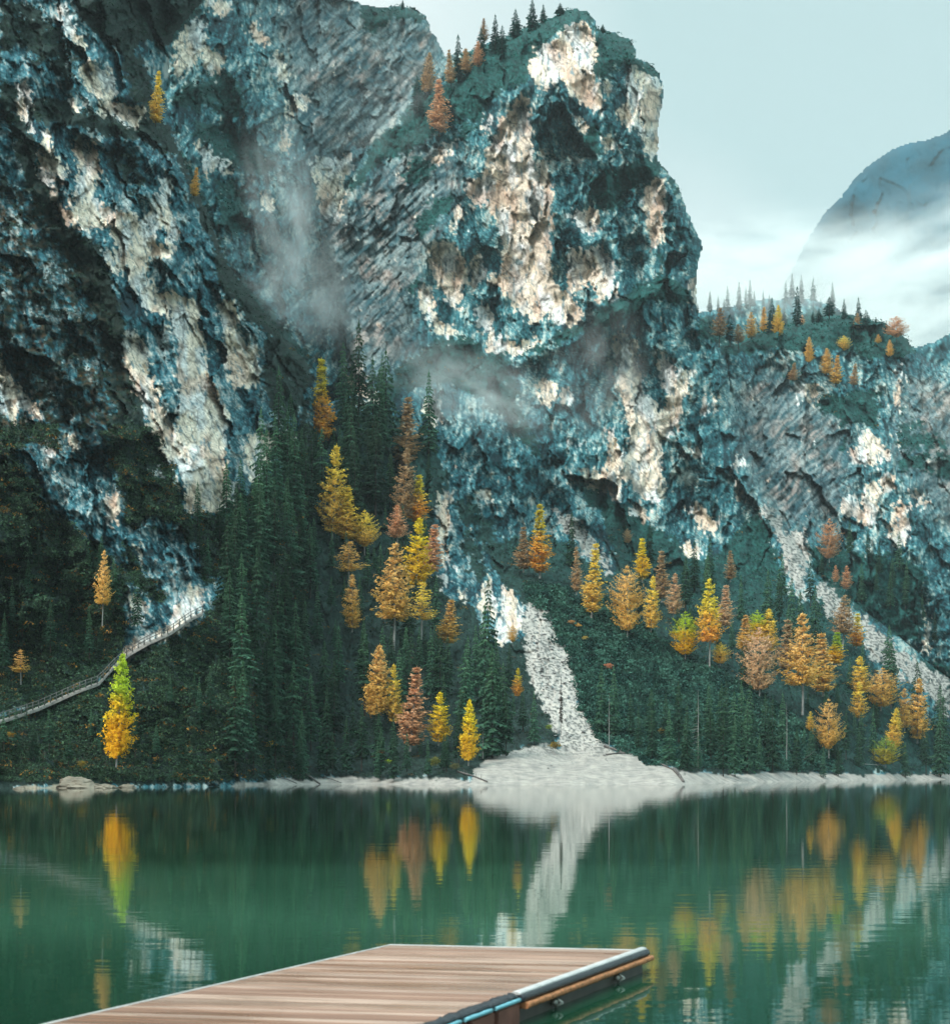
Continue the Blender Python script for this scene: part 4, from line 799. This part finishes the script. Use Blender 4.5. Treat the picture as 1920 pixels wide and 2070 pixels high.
def m_scrub(t, b, out):
    a = nd(t, 'ShaderNodeAttribute', attribute_name='tint'); t.links.new(a.outputs[0], b.inputs['Base Color']); b.inputs['Roughness'].default_value = .85; b.inputs['Specular IOR Level'].default_value = .1
M_SCRUB = mat('scrub_foliage', m_scrub)
rs = np.random.RandomState(5)
def scatter(n, xr, yr, thr, test=None):
    P, Sz, Cc = [], [], []
    xs = rs.uniform(*xr, n); ys = rs.uniform(*yr, n)
    for L in LAYERS[:4]: L['_'] = 0
    for x, y in zip(xs, ys):
        best = None
        for L in LAYERS[:4]:
            i = int(round((x-L['x0'])/L['step'])); j = int(round((y-L['y0'])/L['step']))
            if 0 <= j < L['D'].shape[0] and 0 <= i < L['D'].shape[1] and L['ins'][j, i]:
                d = L['D'][j, i]
                if best is None or d < best[0]: best = (d, L['veg'][j, i])
        if best is None or best[1] < thr or (test and not test(x, y)): continue
        P.append(((x-CX)/F*best[0], best[0]-.3, CAMZ+(HOR-y)/F*best[0])); Sz.append(best[0]); Cc.append((x, y))
    return np.array(P), np.array(Sz), np.array(Cc)
MUGO = [(1180,1330),(1160,1220),(1230,1210),(1330,1290),(1440,1350),(1560,1420),(1660,1500),(1700,1560),(1300,1550),(1200,1500),(1140,1400),(1080,1260),(1060,1180),(1150,1190)]
P_, D_, XY = scatter(26000, (-60, 1980), (-20, 1572), .5)
isM = inpoly(XY[:, 0], XY[:, 1], MUGO)
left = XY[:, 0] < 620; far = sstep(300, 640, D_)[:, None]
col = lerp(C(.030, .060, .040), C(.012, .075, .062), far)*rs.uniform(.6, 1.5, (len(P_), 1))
aut = (rs.rand(len(P_)) < .05) & (XY[:, 1] > 700); col[aut] = C(.16, .09, .02)*rs.uniform(.6, 1.6, (aut.sum(), 1))
k = ~isM
Pb, Db, XYb = scatter(22000, (-60, 620), (860, 1580), .4)
cb = lerp(C(.030, .066, .040), C(.045, .085, .045), rs.rand(len(Pb), 1))*rs.uniform(.5, 1.7, (len(Pb), 1)); ab = rs.rand(len(Pb)) < .05; cb[ab] = C(.24, .13, .03)*rs.uniform(.5, 1.6, (ab.sum(), 1))
clump_cloud('bank_undergrowth', Pb, Db*rs.uniform(.0014, .0042, len(Pb)), 16, M_SCRUB, cb, 18)
clump_cloud('mountain_pine_scrub', P_[k], D_[k]*rs.uniform(.0013, .0032, k.sum()), 16, M_SCRUB, col[k], 8)
P_, D_, XY = scatter(30000, (1040, 1720), (1160, 1565), .5, lambda x, y: True)
k = inpoly(XY[:, 0], XY[:, 1], MUGO); P_, D_, XY = P_[k], D_[k], XY[k]
nn = np.clip(.5+1.6*fbm(XY[:, 0]/30, XY[:, 1]/22, 201, 3), 0, 1)[:, None]
col = lerp(C(.014, .050, .042), C(.046, .125, .092), nn)*rs.uniform(.7, 1.35, (len(P_), 1))
clump_cloud('dwarf_pine_thicket', P_, D_*rs.uniform(.0018, .0052, len(P_)), 22, M_SCRUB, col, 9)
# single autumn bushes that stand out
BUSH = [(549,1506,14,'yellow',(.60,.40,.04),'round yellow bush in the dark wood left of the fallen log'),(1121,1507,15,'olive',(.22,.15,.03),'olive brown round bush at the bottom of the white scree'),(786,1540,9,'lime',(.30,.42,.04),'small lime green bush near the shore left of the leaning red larch'),
 (770,1520,10,'rust',(.30,.12,.05),'rusty shrub above the lime green bush'),(1230,1347,11,'red',(.55,.22,.12),'salmon red bush on the dwarf pine slope'),(1155,1258,8,'orange',(.55,.28,.10),'left of two small orange bushes near the top of the dwarf pine slope'),
 (1169,1264,7,'orange',(.60,.36,.10),'right of two small orange bushes near the top of the dwarf pine slope'),(1182,1290,7,'gold',(.55,.40,.10),'small golden bush in the dwarf pine slope beneath the two orange ones'),(879,1540,16,'olive',(.17,.18,.04),'yellow green bush at the water edge below the yellow larch'),(1110,1470,9,'lime',(.22,.30,.06),'light green bush left of the bare spruce on the scree'),
 (1340,1478,12,'ochre',(.24,.16,.04),'ochre yellow bush on the lower dwarf pine slope'),(25,1485,11,'ochre',(.30,.18,.03),'ochre bush below the path at the far left'),(165,1545,12,'ochre',(.22,.16,.03),'mustard coloured bush above the two pale shore rocks'),(485,1390,20,'brown',(.13,.085,.03),'brown shrub patch between the tall trunks left of centre'),(920,1550,12,'olive',(.12,.12,.05),'low olive bush under the yellow spire at the beach corner')]
for i, (px, py, r_, _c, c_, lab) in enumerate(BUSH):
    D = ground(px, min(py+4, 1580))-5; n = 60
    u = rs.normal(size=(n, 3)); u /= np.linalg.norm(u, axis=1)[:, None]; cen = np.array(W1(px, py, D)); rr = r_/F*D
    o = clump_cloud('bush', cen+u*rr*np.array([.8, .6, .55])*rs.uniform(.3, 1, (n, 1)), np.full(n, rr*.35), 14, M_SCRUB, np.tile(C(*c_), (n, 1)), 30+i)
    del o['kind']; tag(o, lab, 'bush')
# ------------------------------------------------------------------ path along the left cliff with its wooden railing
M_PATH = m_simple('path_gravel', (.24, .23, .21), .95, .3, 1.5)
M_OLDWOOD = m_simple('grey_old_wood', (.13, .13, .125), .85, .3, 8, (1, 1, .2))
PATHPX = [(-60,1478),(0,1455),(40,1442),(80,1428),(120,1410),(160,1392),(200,1378),(230,1345),(262,1318),(300,1296),(345,1276),(385,1248),(410,1236)]
def lay(px, py): return np.interp(px, [p[0] for p in PATHPX], [p[1] for p in PATHPX])
pxs = np.linspace(-60, 410, 120); Vp = []; pathpts = []
Ds = np.array([ground(x, lay(x, 0)) or 240 for x in np.maximum(pxs, -60)])
Ds = np.convolve(np.pad(Ds, 9, mode='edge'), np.ones(19)/19, 'valid')
for x, D in zip(pxs, Ds):
    f = W1(x, lay(x, 0)+2.5, D-3.2); k = W1(x, lay(x, 0)-1.5, D+2.0)
    pathpts.append(f)
    Vp += [tuple(f+Vector((0, 0, -.5))), tuple(f), tuple(k)]
Fp = []
for i in range(len(pxs)-1):
    for a in (0, 1): Fp.append((3*i+a, 3*i+3+a, 3*i+4+a, 3*i+1+a))
tag(link('path', np_mesh('path', Vp, Fp, True), M_PATH), kind='structure')

def tube_np(V, Fq, p, q, ra, rb, n=8):
    p, q = Vector(p), Vector(q); d = (q-p).normalized(); u = d.orthogonal().normalized(); w = d.cross(u); b = len(V)
    for c, rr in ((p, ra), (q, rb)):
        for k in range(n): V.append(tuple(c+(u*math.cos(2*math.pi*k/n)+w*math.sin(2*math.pi*k/n))*rr))
    for k in range(n): Fq.append((b+k, b+(k+1) % n, b+n+(k+1) % n, b+n+k))
    c0 = len(V); V.append(tuple(p)); V.append(tuple(q))
    for k in range(n): Fq.append((b+(k+1) % n, b+k, c0, c0)); Fq.append((b+n+k, b+n+(k+1) % n, c0+1, c0+1))
def tubes(name, segs, m, parent=None, n=8):
    import bmesh
    bm = bmesh.new()
    for p, q, ra, rb in segs:
        V, Fq = [], []; tube_np(V, Fq, p, q, ra, rb, n); vs = [bm.verts.new(v) for v in V]
        for f in Fq:
            ids = list(dict.fromkeys(f)); bm.faces.new([vs[i] for i in ids])
    me = bpy.data.meshes.new(name); bm.to_mesh(me); bm.free()
    for p in me.polygons: p.use_smooth = True
    return link(name, me, m, parent)
rail = bpy.data.objects.new('railing', None); COL.objects.link(rail); rail.location = pathpts[30]
tag(rail, 'grey wooden railing along the lake side of the steep cliff path', 'railing')
off = Vector(pathpts[30])
for i in range(8, len(pathpts), 3):
    p = pathpts[i]-off; tubes('post', [(p, p+Vector((0, 0, 1.2)), .085, .075)], M_OLDWOOD, rail)
for hgt in (.62, 1.12):
    tubes('rail', [(pathpts[i]-off+Vector((0, 0, hgt)), pathpts[min(i+3, len(pathpts)-1)]-off+Vector((0, 0, hgt)), .055, .055) for i in range(8, len(pathpts)-3, 3)], M_OLDWOOD, rail)

# ------------------------------------------------------------------ driftwood and shore rocks
M_LOG = m_simple('driftwood', (.13, .12, .115), .85, .35, 3, (1, 1, 1))
for (x0, y0, x1, y1, r0, r1, dz, lab) in [(606,1556,647,1586,.24,.14,0,'long grey fallen trunk sliding from the dark wood to the water, left shore'),(560,1570,600,1584,.12,.07,0,'thin fallen branch lying left of the long fallen trunk'),
   (925,1560,985,1580,.20,.12,0,'dark reddish log at the corner where the wood meets the white beach'),(1363,1556,1381,1580,.42,.26,0,'dark stump like log lying on the white beach by the water'),(1330,1542,1366,1560,.18,.10,0,'thin dark branch above the stump like log on the beach'),
   (655,1572,690,1583,.10,.06,0,'small stick on the gravel right of the long fallen trunk'),(1222,1508,1262,1524,.30,.2,0,'dark broken log at the right foot of the white scree'),(1225,1526,1275,1521,.22,.12,0,'lower dark log at the right foot of the white scree'),
   (1745,1545,1790,1549,.10,.06,0,'thin pale log lying under the spruces by the right shore'),(1515,1543,1640,1541,.14,.10,0,'long pale log lying level under the spruces on the right shore')]:
    D0 = (ground(x0, min(y0, 1583)) or 300)-1.0; D1 = (ground(x1, min(y1, 1583)) or 300)-1.0
    a, b_ = W1(x0, y0, D0), W1(x1, y1, D1); a.z = max(a.z, .1); b_.z = max(b_.z, .05)
    mid = a.lerp(b_, .5)+Vector((0, 0, .12)); segs = [(a, mid, r0, (r0+r1)/2), (mid, b_, (r0+r1)/2, r1)]
    dv_ = b_-a
    for t in (.25, .45, .6, .8):
        q = a.lerp(b_, t); segs.append((q, q+Vector((rnd.uniform(-1, 1), -.3, rnd.uniform(.3, 1.1)))*dv_.length*.10, r1*.4, r1*.12))
    tag(tubes('fallen_log', segs, M_LOG if 'pale' not in lab else M_PALEBARK), lab, 'log')
M_STONE = m_simple('shore_limestone', (.20, .18, .14), .95, .35, .7, bmp=.3)
import bmesh
def boulder(name, loc, sx, sy, sz, seed, m):
    bm = bmesh.new(); bmesh.ops.create_icosphere(bm, subdivisions=4, radius=1)
    for v in bm.verts:
        c = v.co; n = .32*float(ridge(np.array([c.x*1.6+seed]), np.array([c.z*1.9+c.y*1.3]), seed, 3)[0])+.25*float(facets(np.array([c.x*2.2+seed]), np.array([c.z*2.6+c.y]), seed)[0])
        v.co = c*(1+n*.55)
        if v.co.z < -.1: v.co.z = -.1+(v.co.z+.1)*.2
    me = bpy.data.meshes.new(name); bm.to_mesh(me); bm.free()
    o = link(name, me, m); o.location = loc; o.scale = (sx, sy, sz); return o
for px, py, w, h, lab in ((70,1592,30,17,'left of the two big pale rocks in the water at the left shore'),(150,1594,42,21,'right and larger of the two big pale rocks at the left shore'),(33,1596,12,6,'low pale stone at the far left water edge'),(205,1594,26,8,'flat pale stone right of the two big shore rocks'),(252,1593,16,7,'small pale stone at the dark shore right of the flat one')):
    D = CAMZ*F/(py-HOR); u = D/F
    tag(boulder('shore_rock', ((px-CX)*u, D+1.5, -.05), w*u, w*u*.6, h*u, px, M_STONE), lab, 'rock')
# blocks on the scree and beach
rb = random.Random(4)
def m_blk(c): return m_simple('scree_block_rock', c, .95, .3, 1.2, bmp=.2)
M_BLK = m_blk((.40, .40, .39)); M_BLKD = m_blk((.14, .14, .14))
base = [boulder('scree_block', (0, 0, -50), 1, 1, 1, 70+k, M_BLK) for k in range(4)]
for o in base: COL.objects.unlink(o)
SCP = [(1075,1235),(1095,1225),(1112,1260),(1150,1330),(1160,1400),(1190,1480),(1230,1530),(1290,1560),(1100,1560),(1110,1500),(1100,1420),(1070,1330)]
cnt = 0
while cnt < 90:
    x, y = rb.uniform(1065, 1290), rb.uniform(1230, 1562)
    if not inpoly(np.array([x]), np.array([y]), SCP)[0]: continue
    D = ground(x, y)-.6; s = rb.uniform(1.0, 3.2 if y < 1500 else 1.8)*D/F
    o = base[cnt % 4].copy(); COL.objects.link(o); o.name = 'scree_block'; o.location = W1(x, y, D); o.scale = (s*rb.uniform(1, 1.9), s, s*rb.uniform(.5, 1)); o.rotation_euler = (0, 0, rb.random()*6)
    dark = rb.random() < .3
    if dark: o.material_slots[0].link = 'OBJECT'; o.material_slots[0].material = M_BLKD
    tag(o, ('dark grey' if dark else 'pale')+' limestone block lying on the white scree', 'rock', ('dark' if dark else 'pale')+' blocks on the white scree'); cnt += 1

# ------------------------------------------------------------------ floating dock
def bxs(name, boxes, m, parent, bev=0.0):
    """boxes: list of 8-corner lists (bottom 4 then top 4, counter-clockwise)"""
    bm = bmesh.new()
    for cs in boxes:
        v = [bm.verts.new(c) for c in cs]
        for f in ((3, 2, 1, 0), (4, 5, 6, 7), (0, 1, 5, 4), (1, 2, 6, 5), (2, 3, 7, 6), (3, 0, 4, 7)): bm.faces.new([v[i] for i in f])
    bmesh.ops.recalc_face_normals(bm, faces=bm.faces)
    if bev: bmesh.ops.bevel(bm, geom=list(bm.edges), offset=bev, segments=2, affect='EDGES')
    me = bpy.data.meshes.new(name); bm.to_mesh(me); bm.free(); return link(name, me, m, parent)
DT = .24
O0 = Vector((1.85, 16.33, 0)); UU = Vector((-2.83, .52, 0)); VV = Vector((-.4095, -.912, 0))      # far right corner, along the far edge, along the right edge
def dp(u, v, z): return (O0+UU*u+VV*v+Vector((0, 0, z)))      # u 0..1 across, v metres along, z
def slab(u0, u1, v0, v1, z0, z1): return [dp(u0, v0, z0)-dorig, dp(u0, v1, z0)-dorig, dp(u1, v1, z0)-dorig, dp(u1, v0, z0)-dorig, dp(u0, v0, z1)-dorig, dp(u0, v1, z1)-dorig, dp(u1, v1, z1)-dorig, dp(u1, v0, z1)-dorig]
dorig = dp(.5, 4.5, 0)
dock = bpy.data.objects.new('floating_dock', None); COL.objects.link(dock); dock.location = dorig
tag(dock, 'low wooden floating dock with wet reddish planks reaching in from the lower left', 'dock')
def m_deck(t, b, out):
    c = nd(t, 'ShaderNodeTexCoord'); s = nd(t, 'ShaderNodeSeparateXYZ')
    mpn = nd(t, 'ShaderNodeMapping'); mpn.inputs['Rotation'].default_value = (0, 0, R(10.4)); t.links.new(c.outputs['Object'], mpn.inputs[0]); t.links.new(mpn.outputs[0], s.inputs[0])
    at = nd(t, 'ShaderNodeAttribute', attribute_name='tint')
    g = nd(t, 'ShaderNodeTexNoise'); g.inputs['Scale'].default_value = 1.; g.inputs['Detail'].default_value = 6; g.inputs['Roughness'].default_value = .6
    m2 = nd(t, 'ShaderNodeMapping'); m2.inputs['Scale'].default_value = (.9, 26, 1); t.links.new(mpn.outputs[0], m2.inputs[0]); t.links.new(m2.outputs[0], g.inputs['Vector'])
    gr = ramp(t, g.outputs[0], (.3, (.55, .52, .5)), (.55, (1, 1, 1)), (.75, (1.45, 1.5, 1.5)))
    wet = nd(t, 'ShaderNodeTexNoise'); wet.inputs['Scale'].default_value = 1.; wet.inputs['Detail'].default_value = 3
    m3 = nd(t, 'ShaderNodeMapping'); m3.inputs['Scale'].default_value = (.45, 1.6, 1); t.links.new(mpn.outputs[0], m3.inputs[0]); t.links.new(m3.outputs[0], wet.inputs['Vector'])
    t.links.new(mixc(t, 1., at.outputs[0], gr, 'MULTIPLY'), b.inputs['Base Color'])
    rr = nd(t, 'ShaderNodeMapRange'); rr.inputs[1].default_value = .42; rr.inputs[2].default_value = .60; rr.inputs[3].default_value = .22; rr.inputs[4].default_value = .62
    t.links.new(wet.outputs[0], rr.inputs[0]); t.links.new(rr.outputs[0], b.inputs['Roughness'])
    bump(t, b, g.outputs[0], .4, .004)
M_DECK = mat('wet_deck_planks', m_deck)
LEN = 9.5; np_ = 68; pw = LEN/np_; pl = []; tc_ = []
rp = random.Random(2)
for k in range(np_):
    z = DT+rp.uniform(-.002, .002); pl.append(slab(.012, .988, k*pw+.004+(.03 if k == 0 else 0), (k+1)*pw-.004, DT-.035, z))
bm_o = bxs('deck', pl, M_DECK, dock, .002)
me = bm_o.data; a = me.attributes.new('tint', 'FLOAT_COLOR', 'POINT'); co = np.zeros(len(me.vertices)*3); me.vertices.foreach_get('co', co); co = co.reshape(-1, 3)
vv = ((co[:, 0]+dorig.x-O0.x)*UU.y-(co[:, 1]+dorig.y-O0.y)*UU.x)/(VV.x*UU.y-VV.y*UU.x); kk = np.clip((vv/pw).astype(int), 0, np_-1)
rsd = np.random.RandomState(6); pcx = np.array([lerp(C(.24, .125, .08), C(.43, .30, .235), rsd.rand()**1.2)*rsd.uniform(.8, 1.15) for _ in range(np_)])
a.data.foreach_set('color', np.concatenate([pcx[kk], np.ones((len(kk), 1))], 1).astype(np.float32).ravel())
M_TRIM = m_simple('pale_metal_edge', (.50, .50, .49), .55, .2, 4, spec=.6, metal=.3)
M_RUB = m_simple('black_rubber', (.018, .022, .028), .45, .4, 12, spec=.5)
M_RUST = m_simple('orange_weathered_beam', (.40, .17, .075), .75, .5, 22, (1, 1, 1), bmp=.004)
M_DARKW = m_simple('wet_dark_timber', (.045, .038, .028), .5, .4, 6, spec=.4)
M_CYAN = m_simple('light_blue_strap', (.20, .50, .58), .5, .15, 5)
M_BRICK = m_simple('reddish_brown_timber', (.17, .075, .055), .7, .3, 5)
t1 = bxs('edge_trim', [slab(.988, 1.0, -.01, LEN, DT-.06, DT+.006)], M_TRIM, dock, .003)
t2 = bxs('edge_trim', [slab(.0, 1.0, -.03, .028, DT-.06, DT+.007)], M_TRIM, dock, .003)
# rubber fender: rounded profile swept along the right edge
def sweep(name, prof, v0, v1, m, u_off=0., n=40, wob=0.):
    V = []; Fq = []; k = len(prof); rw = random.Random(9)
    side = Vector((.912, -.4095, 0))
    for i in range(n+1):
        base_ = dp(0, v0+(v1-v0)*i/n, 0)-dorig
        for (a_, z_) in prof: V.append(tuple(base_+side*(a_+rw.uniform(-wob, wob))+Vector((0, 0, z_+rw.uniform(-wob, wob)))))
    for i in range(n):
        for j in range(k): Fq.append((i*k+j, i*k+(j+1) % k, (i+1)*k+(j+1) % k, (i+1)*k+j))
    me_ = bpy.data.meshes.new(name); me_.from_pydata(V, [], Fq+[tuple(range(k))[::-1], tuple(range(n*k, (n+1)*k))]); 
    for p in me_.polygons[:-2]: p.use_smooth = True
    return link(name, me_, m, dock)
cap = [(-.055, .232), (-.055, .262), (-.04, .272), (.0, .272), (.022, .262), (.030, .246)]
V1 = 3.62
sweep('edge_cap', cap, -.05, V1, M_TRIM)
sweep('fender', [(-.02, .248), (.034, .248), (.052, .232), (.058, .21), (.052, .188), (.034, .176), (-.02, .176)], -.07, V1, M_RUB)
sweep('side_beam', [(-.03, .174), (.075, .174), (.088, .164), (.09, .136), (.078, .122), (-.03, .122)], -.12, V1-.05, M_RUST, wob=.004, n=90)
bxs('float', [slab(.0, 1.0, .02, V1+.15, -.22, .12)], M_DARKW, dock, .01)
# nearer segment behind the joint
sweep('joint_edge', [(-.06, .235), (-.06, .262), (-.01, .266), (.02, .25), (.03, .225), (-.02, .2)], V1+.04, LEN, M_RUB, wob=.010, n=120)
for k in range(5): sweep('blue_strap', [(.01, .222), (.045, .222), (.05, .205), (.045, .19), (.01, .19)], V1+.02+k*.62, V1+.56+k*.62, M_CYAN, n=6)
bxs('timber_block', [slab(-.012, .02, V1+.02+j*.55, V1+.50+j*.55, -.05, .18) for j in range(1)], M_BRICK, dock, .01)
for j in range(1, 4): bxs('timber_block', [slab(-.012, .02, V1+.02+j*.55, V1+.50+j*.55, -.05, .18)], M_BRICK, dock, .01)
bxs('float', [slab(.02, .99, V1+.2, LEN, -.22, .2)], M_DARKW, dock, .01)
M_HOOK = m_simple('galvanised_steel', (.45, .46, .42), .45, .2, 10, metal=.6)
for v in (.95, 2.75):
    side = Vector((.912, -.4095, 0)); b0 = dp(0, v, .0)-dorig
    tubes('mooring_hook', [(b0+side*.02+Vector((0, 0, .105)), b0+side*.10+Vector((0, 0, .06)), .011, .012), (b0+side*.10+Vector((0, 0, .06)), b0+side*.02+Vector((0, 0, .012)), .012, .009), (b0+side*.0+Vector((0, 0, .06)), b0+side*.04+Vector((0, 0, .06)), .03, .03)], M_HOOK, dock, 10)

# ------------------------------------------------------------------ air: even haze, then banks of mist
def box_mesh(name, x0, x1, y0, y1, z0, z1):
    me = bpy.data.meshes.new(name); v = [(x, y, z) for z in (z0, z1) for (x, y) in ((x0, y0), (x1, y0), (x1, y1), (x0, y1))]
    me.from_pydata(v, [], [(3, 2, 1, 0), (4, 5, 6, 7), (0, 1, 5, 4), (1, 2, 6, 5), (2, 3, 7, 6), (3, 0, 4, 7)]); return me
def m_haze(dens, col):
    m = bpy.data.materials.new('haze_air'); m.use_nodes = True; t = m.node_tree; t.nodes.clear(); o = nd(t, 'ShaderNodeOutputMaterial'); v = nd(t, 'ShaderNodeVolumePrincipled')
    v.inputs['Color'].default_value = (*col, 1); v.inputs['Density'].default_value = dens; v.inputs['Anisotropy'].default_value = .0
    t.links.new(v.outputs[0], o.inputs['Volume']); return m
if HAZE:
    hz = link('haze', box_mesh('haze', -7400, 7400, -3400, 9400, -15.2, 1700), m_haze(HAZE, (.82, .97, 1.0))); tag(hz, kind='stuff')
def mist(name, cx, cy, D, rx, ry, rz, dens, seed, rot=0., nscale=2.2, thr=.42, aniso=(1, 1, 1)):
    """a bank of cloud: rx, rz in photo points, ry metres deep, density thinning to nothing at its edge"""
    u = D/F; o = link(name, box_mesh(name, -1, 1, -1, 1, -1, 1)); o.location = W1(cx, cy, D); o.scale = (rx*u, ry, rz*u); o.rotation_euler = (0, rot, 0)
    m = bpy.data.materials.new('mist_air'); m.use_nodes = True; t = m.node_tree; t.nodes.clear(); out = nd(t, 'ShaderNodeOutputMaterial'); v = nd(t, 'ShaderNodeVolumePrincipled')
    v.inputs['Color'].default_value = (.97, 1, 1, 1)
    c = nd(t, 'ShaderNodeTexCoord'); ln = nd(t, 'ShaderNodeVectorMath', operation='LENGTH'); t.links.new(c.outputs['Object'], ln.inputs[0])
    fo = nd(t, 'ShaderNodeMapRange', interpolation_type='SMOOTHSTEP'); fo.inputs[1].default_value = 1.; fo.inputs[2].default_value = .15; fo.inputs[3].default_value = 0; fo.inputs[4].default_value = 1; t.links.new(ln.outputs['Value'], fo.inputs[0])
    mp_ = nd(t, 'ShaderNodeMapping'); mp_.inputs['Location'].default_value = (seed*3.1, seed, 0); mp_.inputs['Scale'].default_value = aniso; t.links.new(c.outputs['Object'], mp_.inputs[0])
    n = nd(t, 'ShaderNodeTexNoise'); n.inputs['Scale'].default_value = nscale; n.inputs['Detail'].default_value = 4; n.inputs['Roughness'].default_value = .58; t.links.new(mp_.outputs[0], n.inputs['Vector'])
    mr = nd(t, 'ShaderNodeMapRange', interpolation_type='SMOOTHSTEP'); mr.inputs[1].default_value = thr; mr.inputs[2].default_value = thr+.26; t.links.new(n.outputs[0], mr.inputs[0])
    a_ = nd(t, 'ShaderNodeMath', operation='MULTIPLY'); t.links.new(fo.outputs[0], a_.inputs[0]); t.links.new(mr.outputs[0], a_.inputs[1])
    b_ = nd(t, 'ShaderNodeMath', operation='MULTIPLY'); b_.inputs[1].default_value = dens; t.links.new(a_.outputs[0], b_.inputs[0]); t.links.new(b_.outputs[0], v.inputs['Density'])
    t.links.new(v.outputs[0], out.inputs['Volume']); o.data.materials.append(m); tag(o, kind='stuff'); return o
if MIST:
    mist('mist', 585, 430, 500, 110, 40, 260, .034, 1, R(-10), 2.6, .44, (1, 1, .8))
    mist('mist', 600, 590, 465, 190, 30, 120, .038, 2, R(28), 2.2, .42)
    mist('mist', 950, 790, 450, 240, 30, 110, .038, 3, R(20), 2.2, .42)
    mist('mist', 1205, 750, 470, 130, 28, 170, .018, 4, R(16), 2.2, .42)
    mist('mist', 780, 250, 560, 200, 30, 120, .012, 8, R(-40), 2.6, .46)
    mist('fog_bank', 1900, 600, 1650, 640, 330, 185, .024, 5, R(-14), 3.6, .42, (1, 1, 1.0))
    mist('fog_bank', 1560, 580, 1380, 460, 130, 170, .024, 6, 0, 3.4, .40, (1, 1, 1.5))
    mist('fog_bank', 1570, 585, 960, 300, 60, 62, .016, 9, 0, 2.6, .36)
    mist('fog_bank', 1900, 620, 1000, 330, 60, 60, .010, 7, R(-14), 3., .42, (1, 1, 1.5))
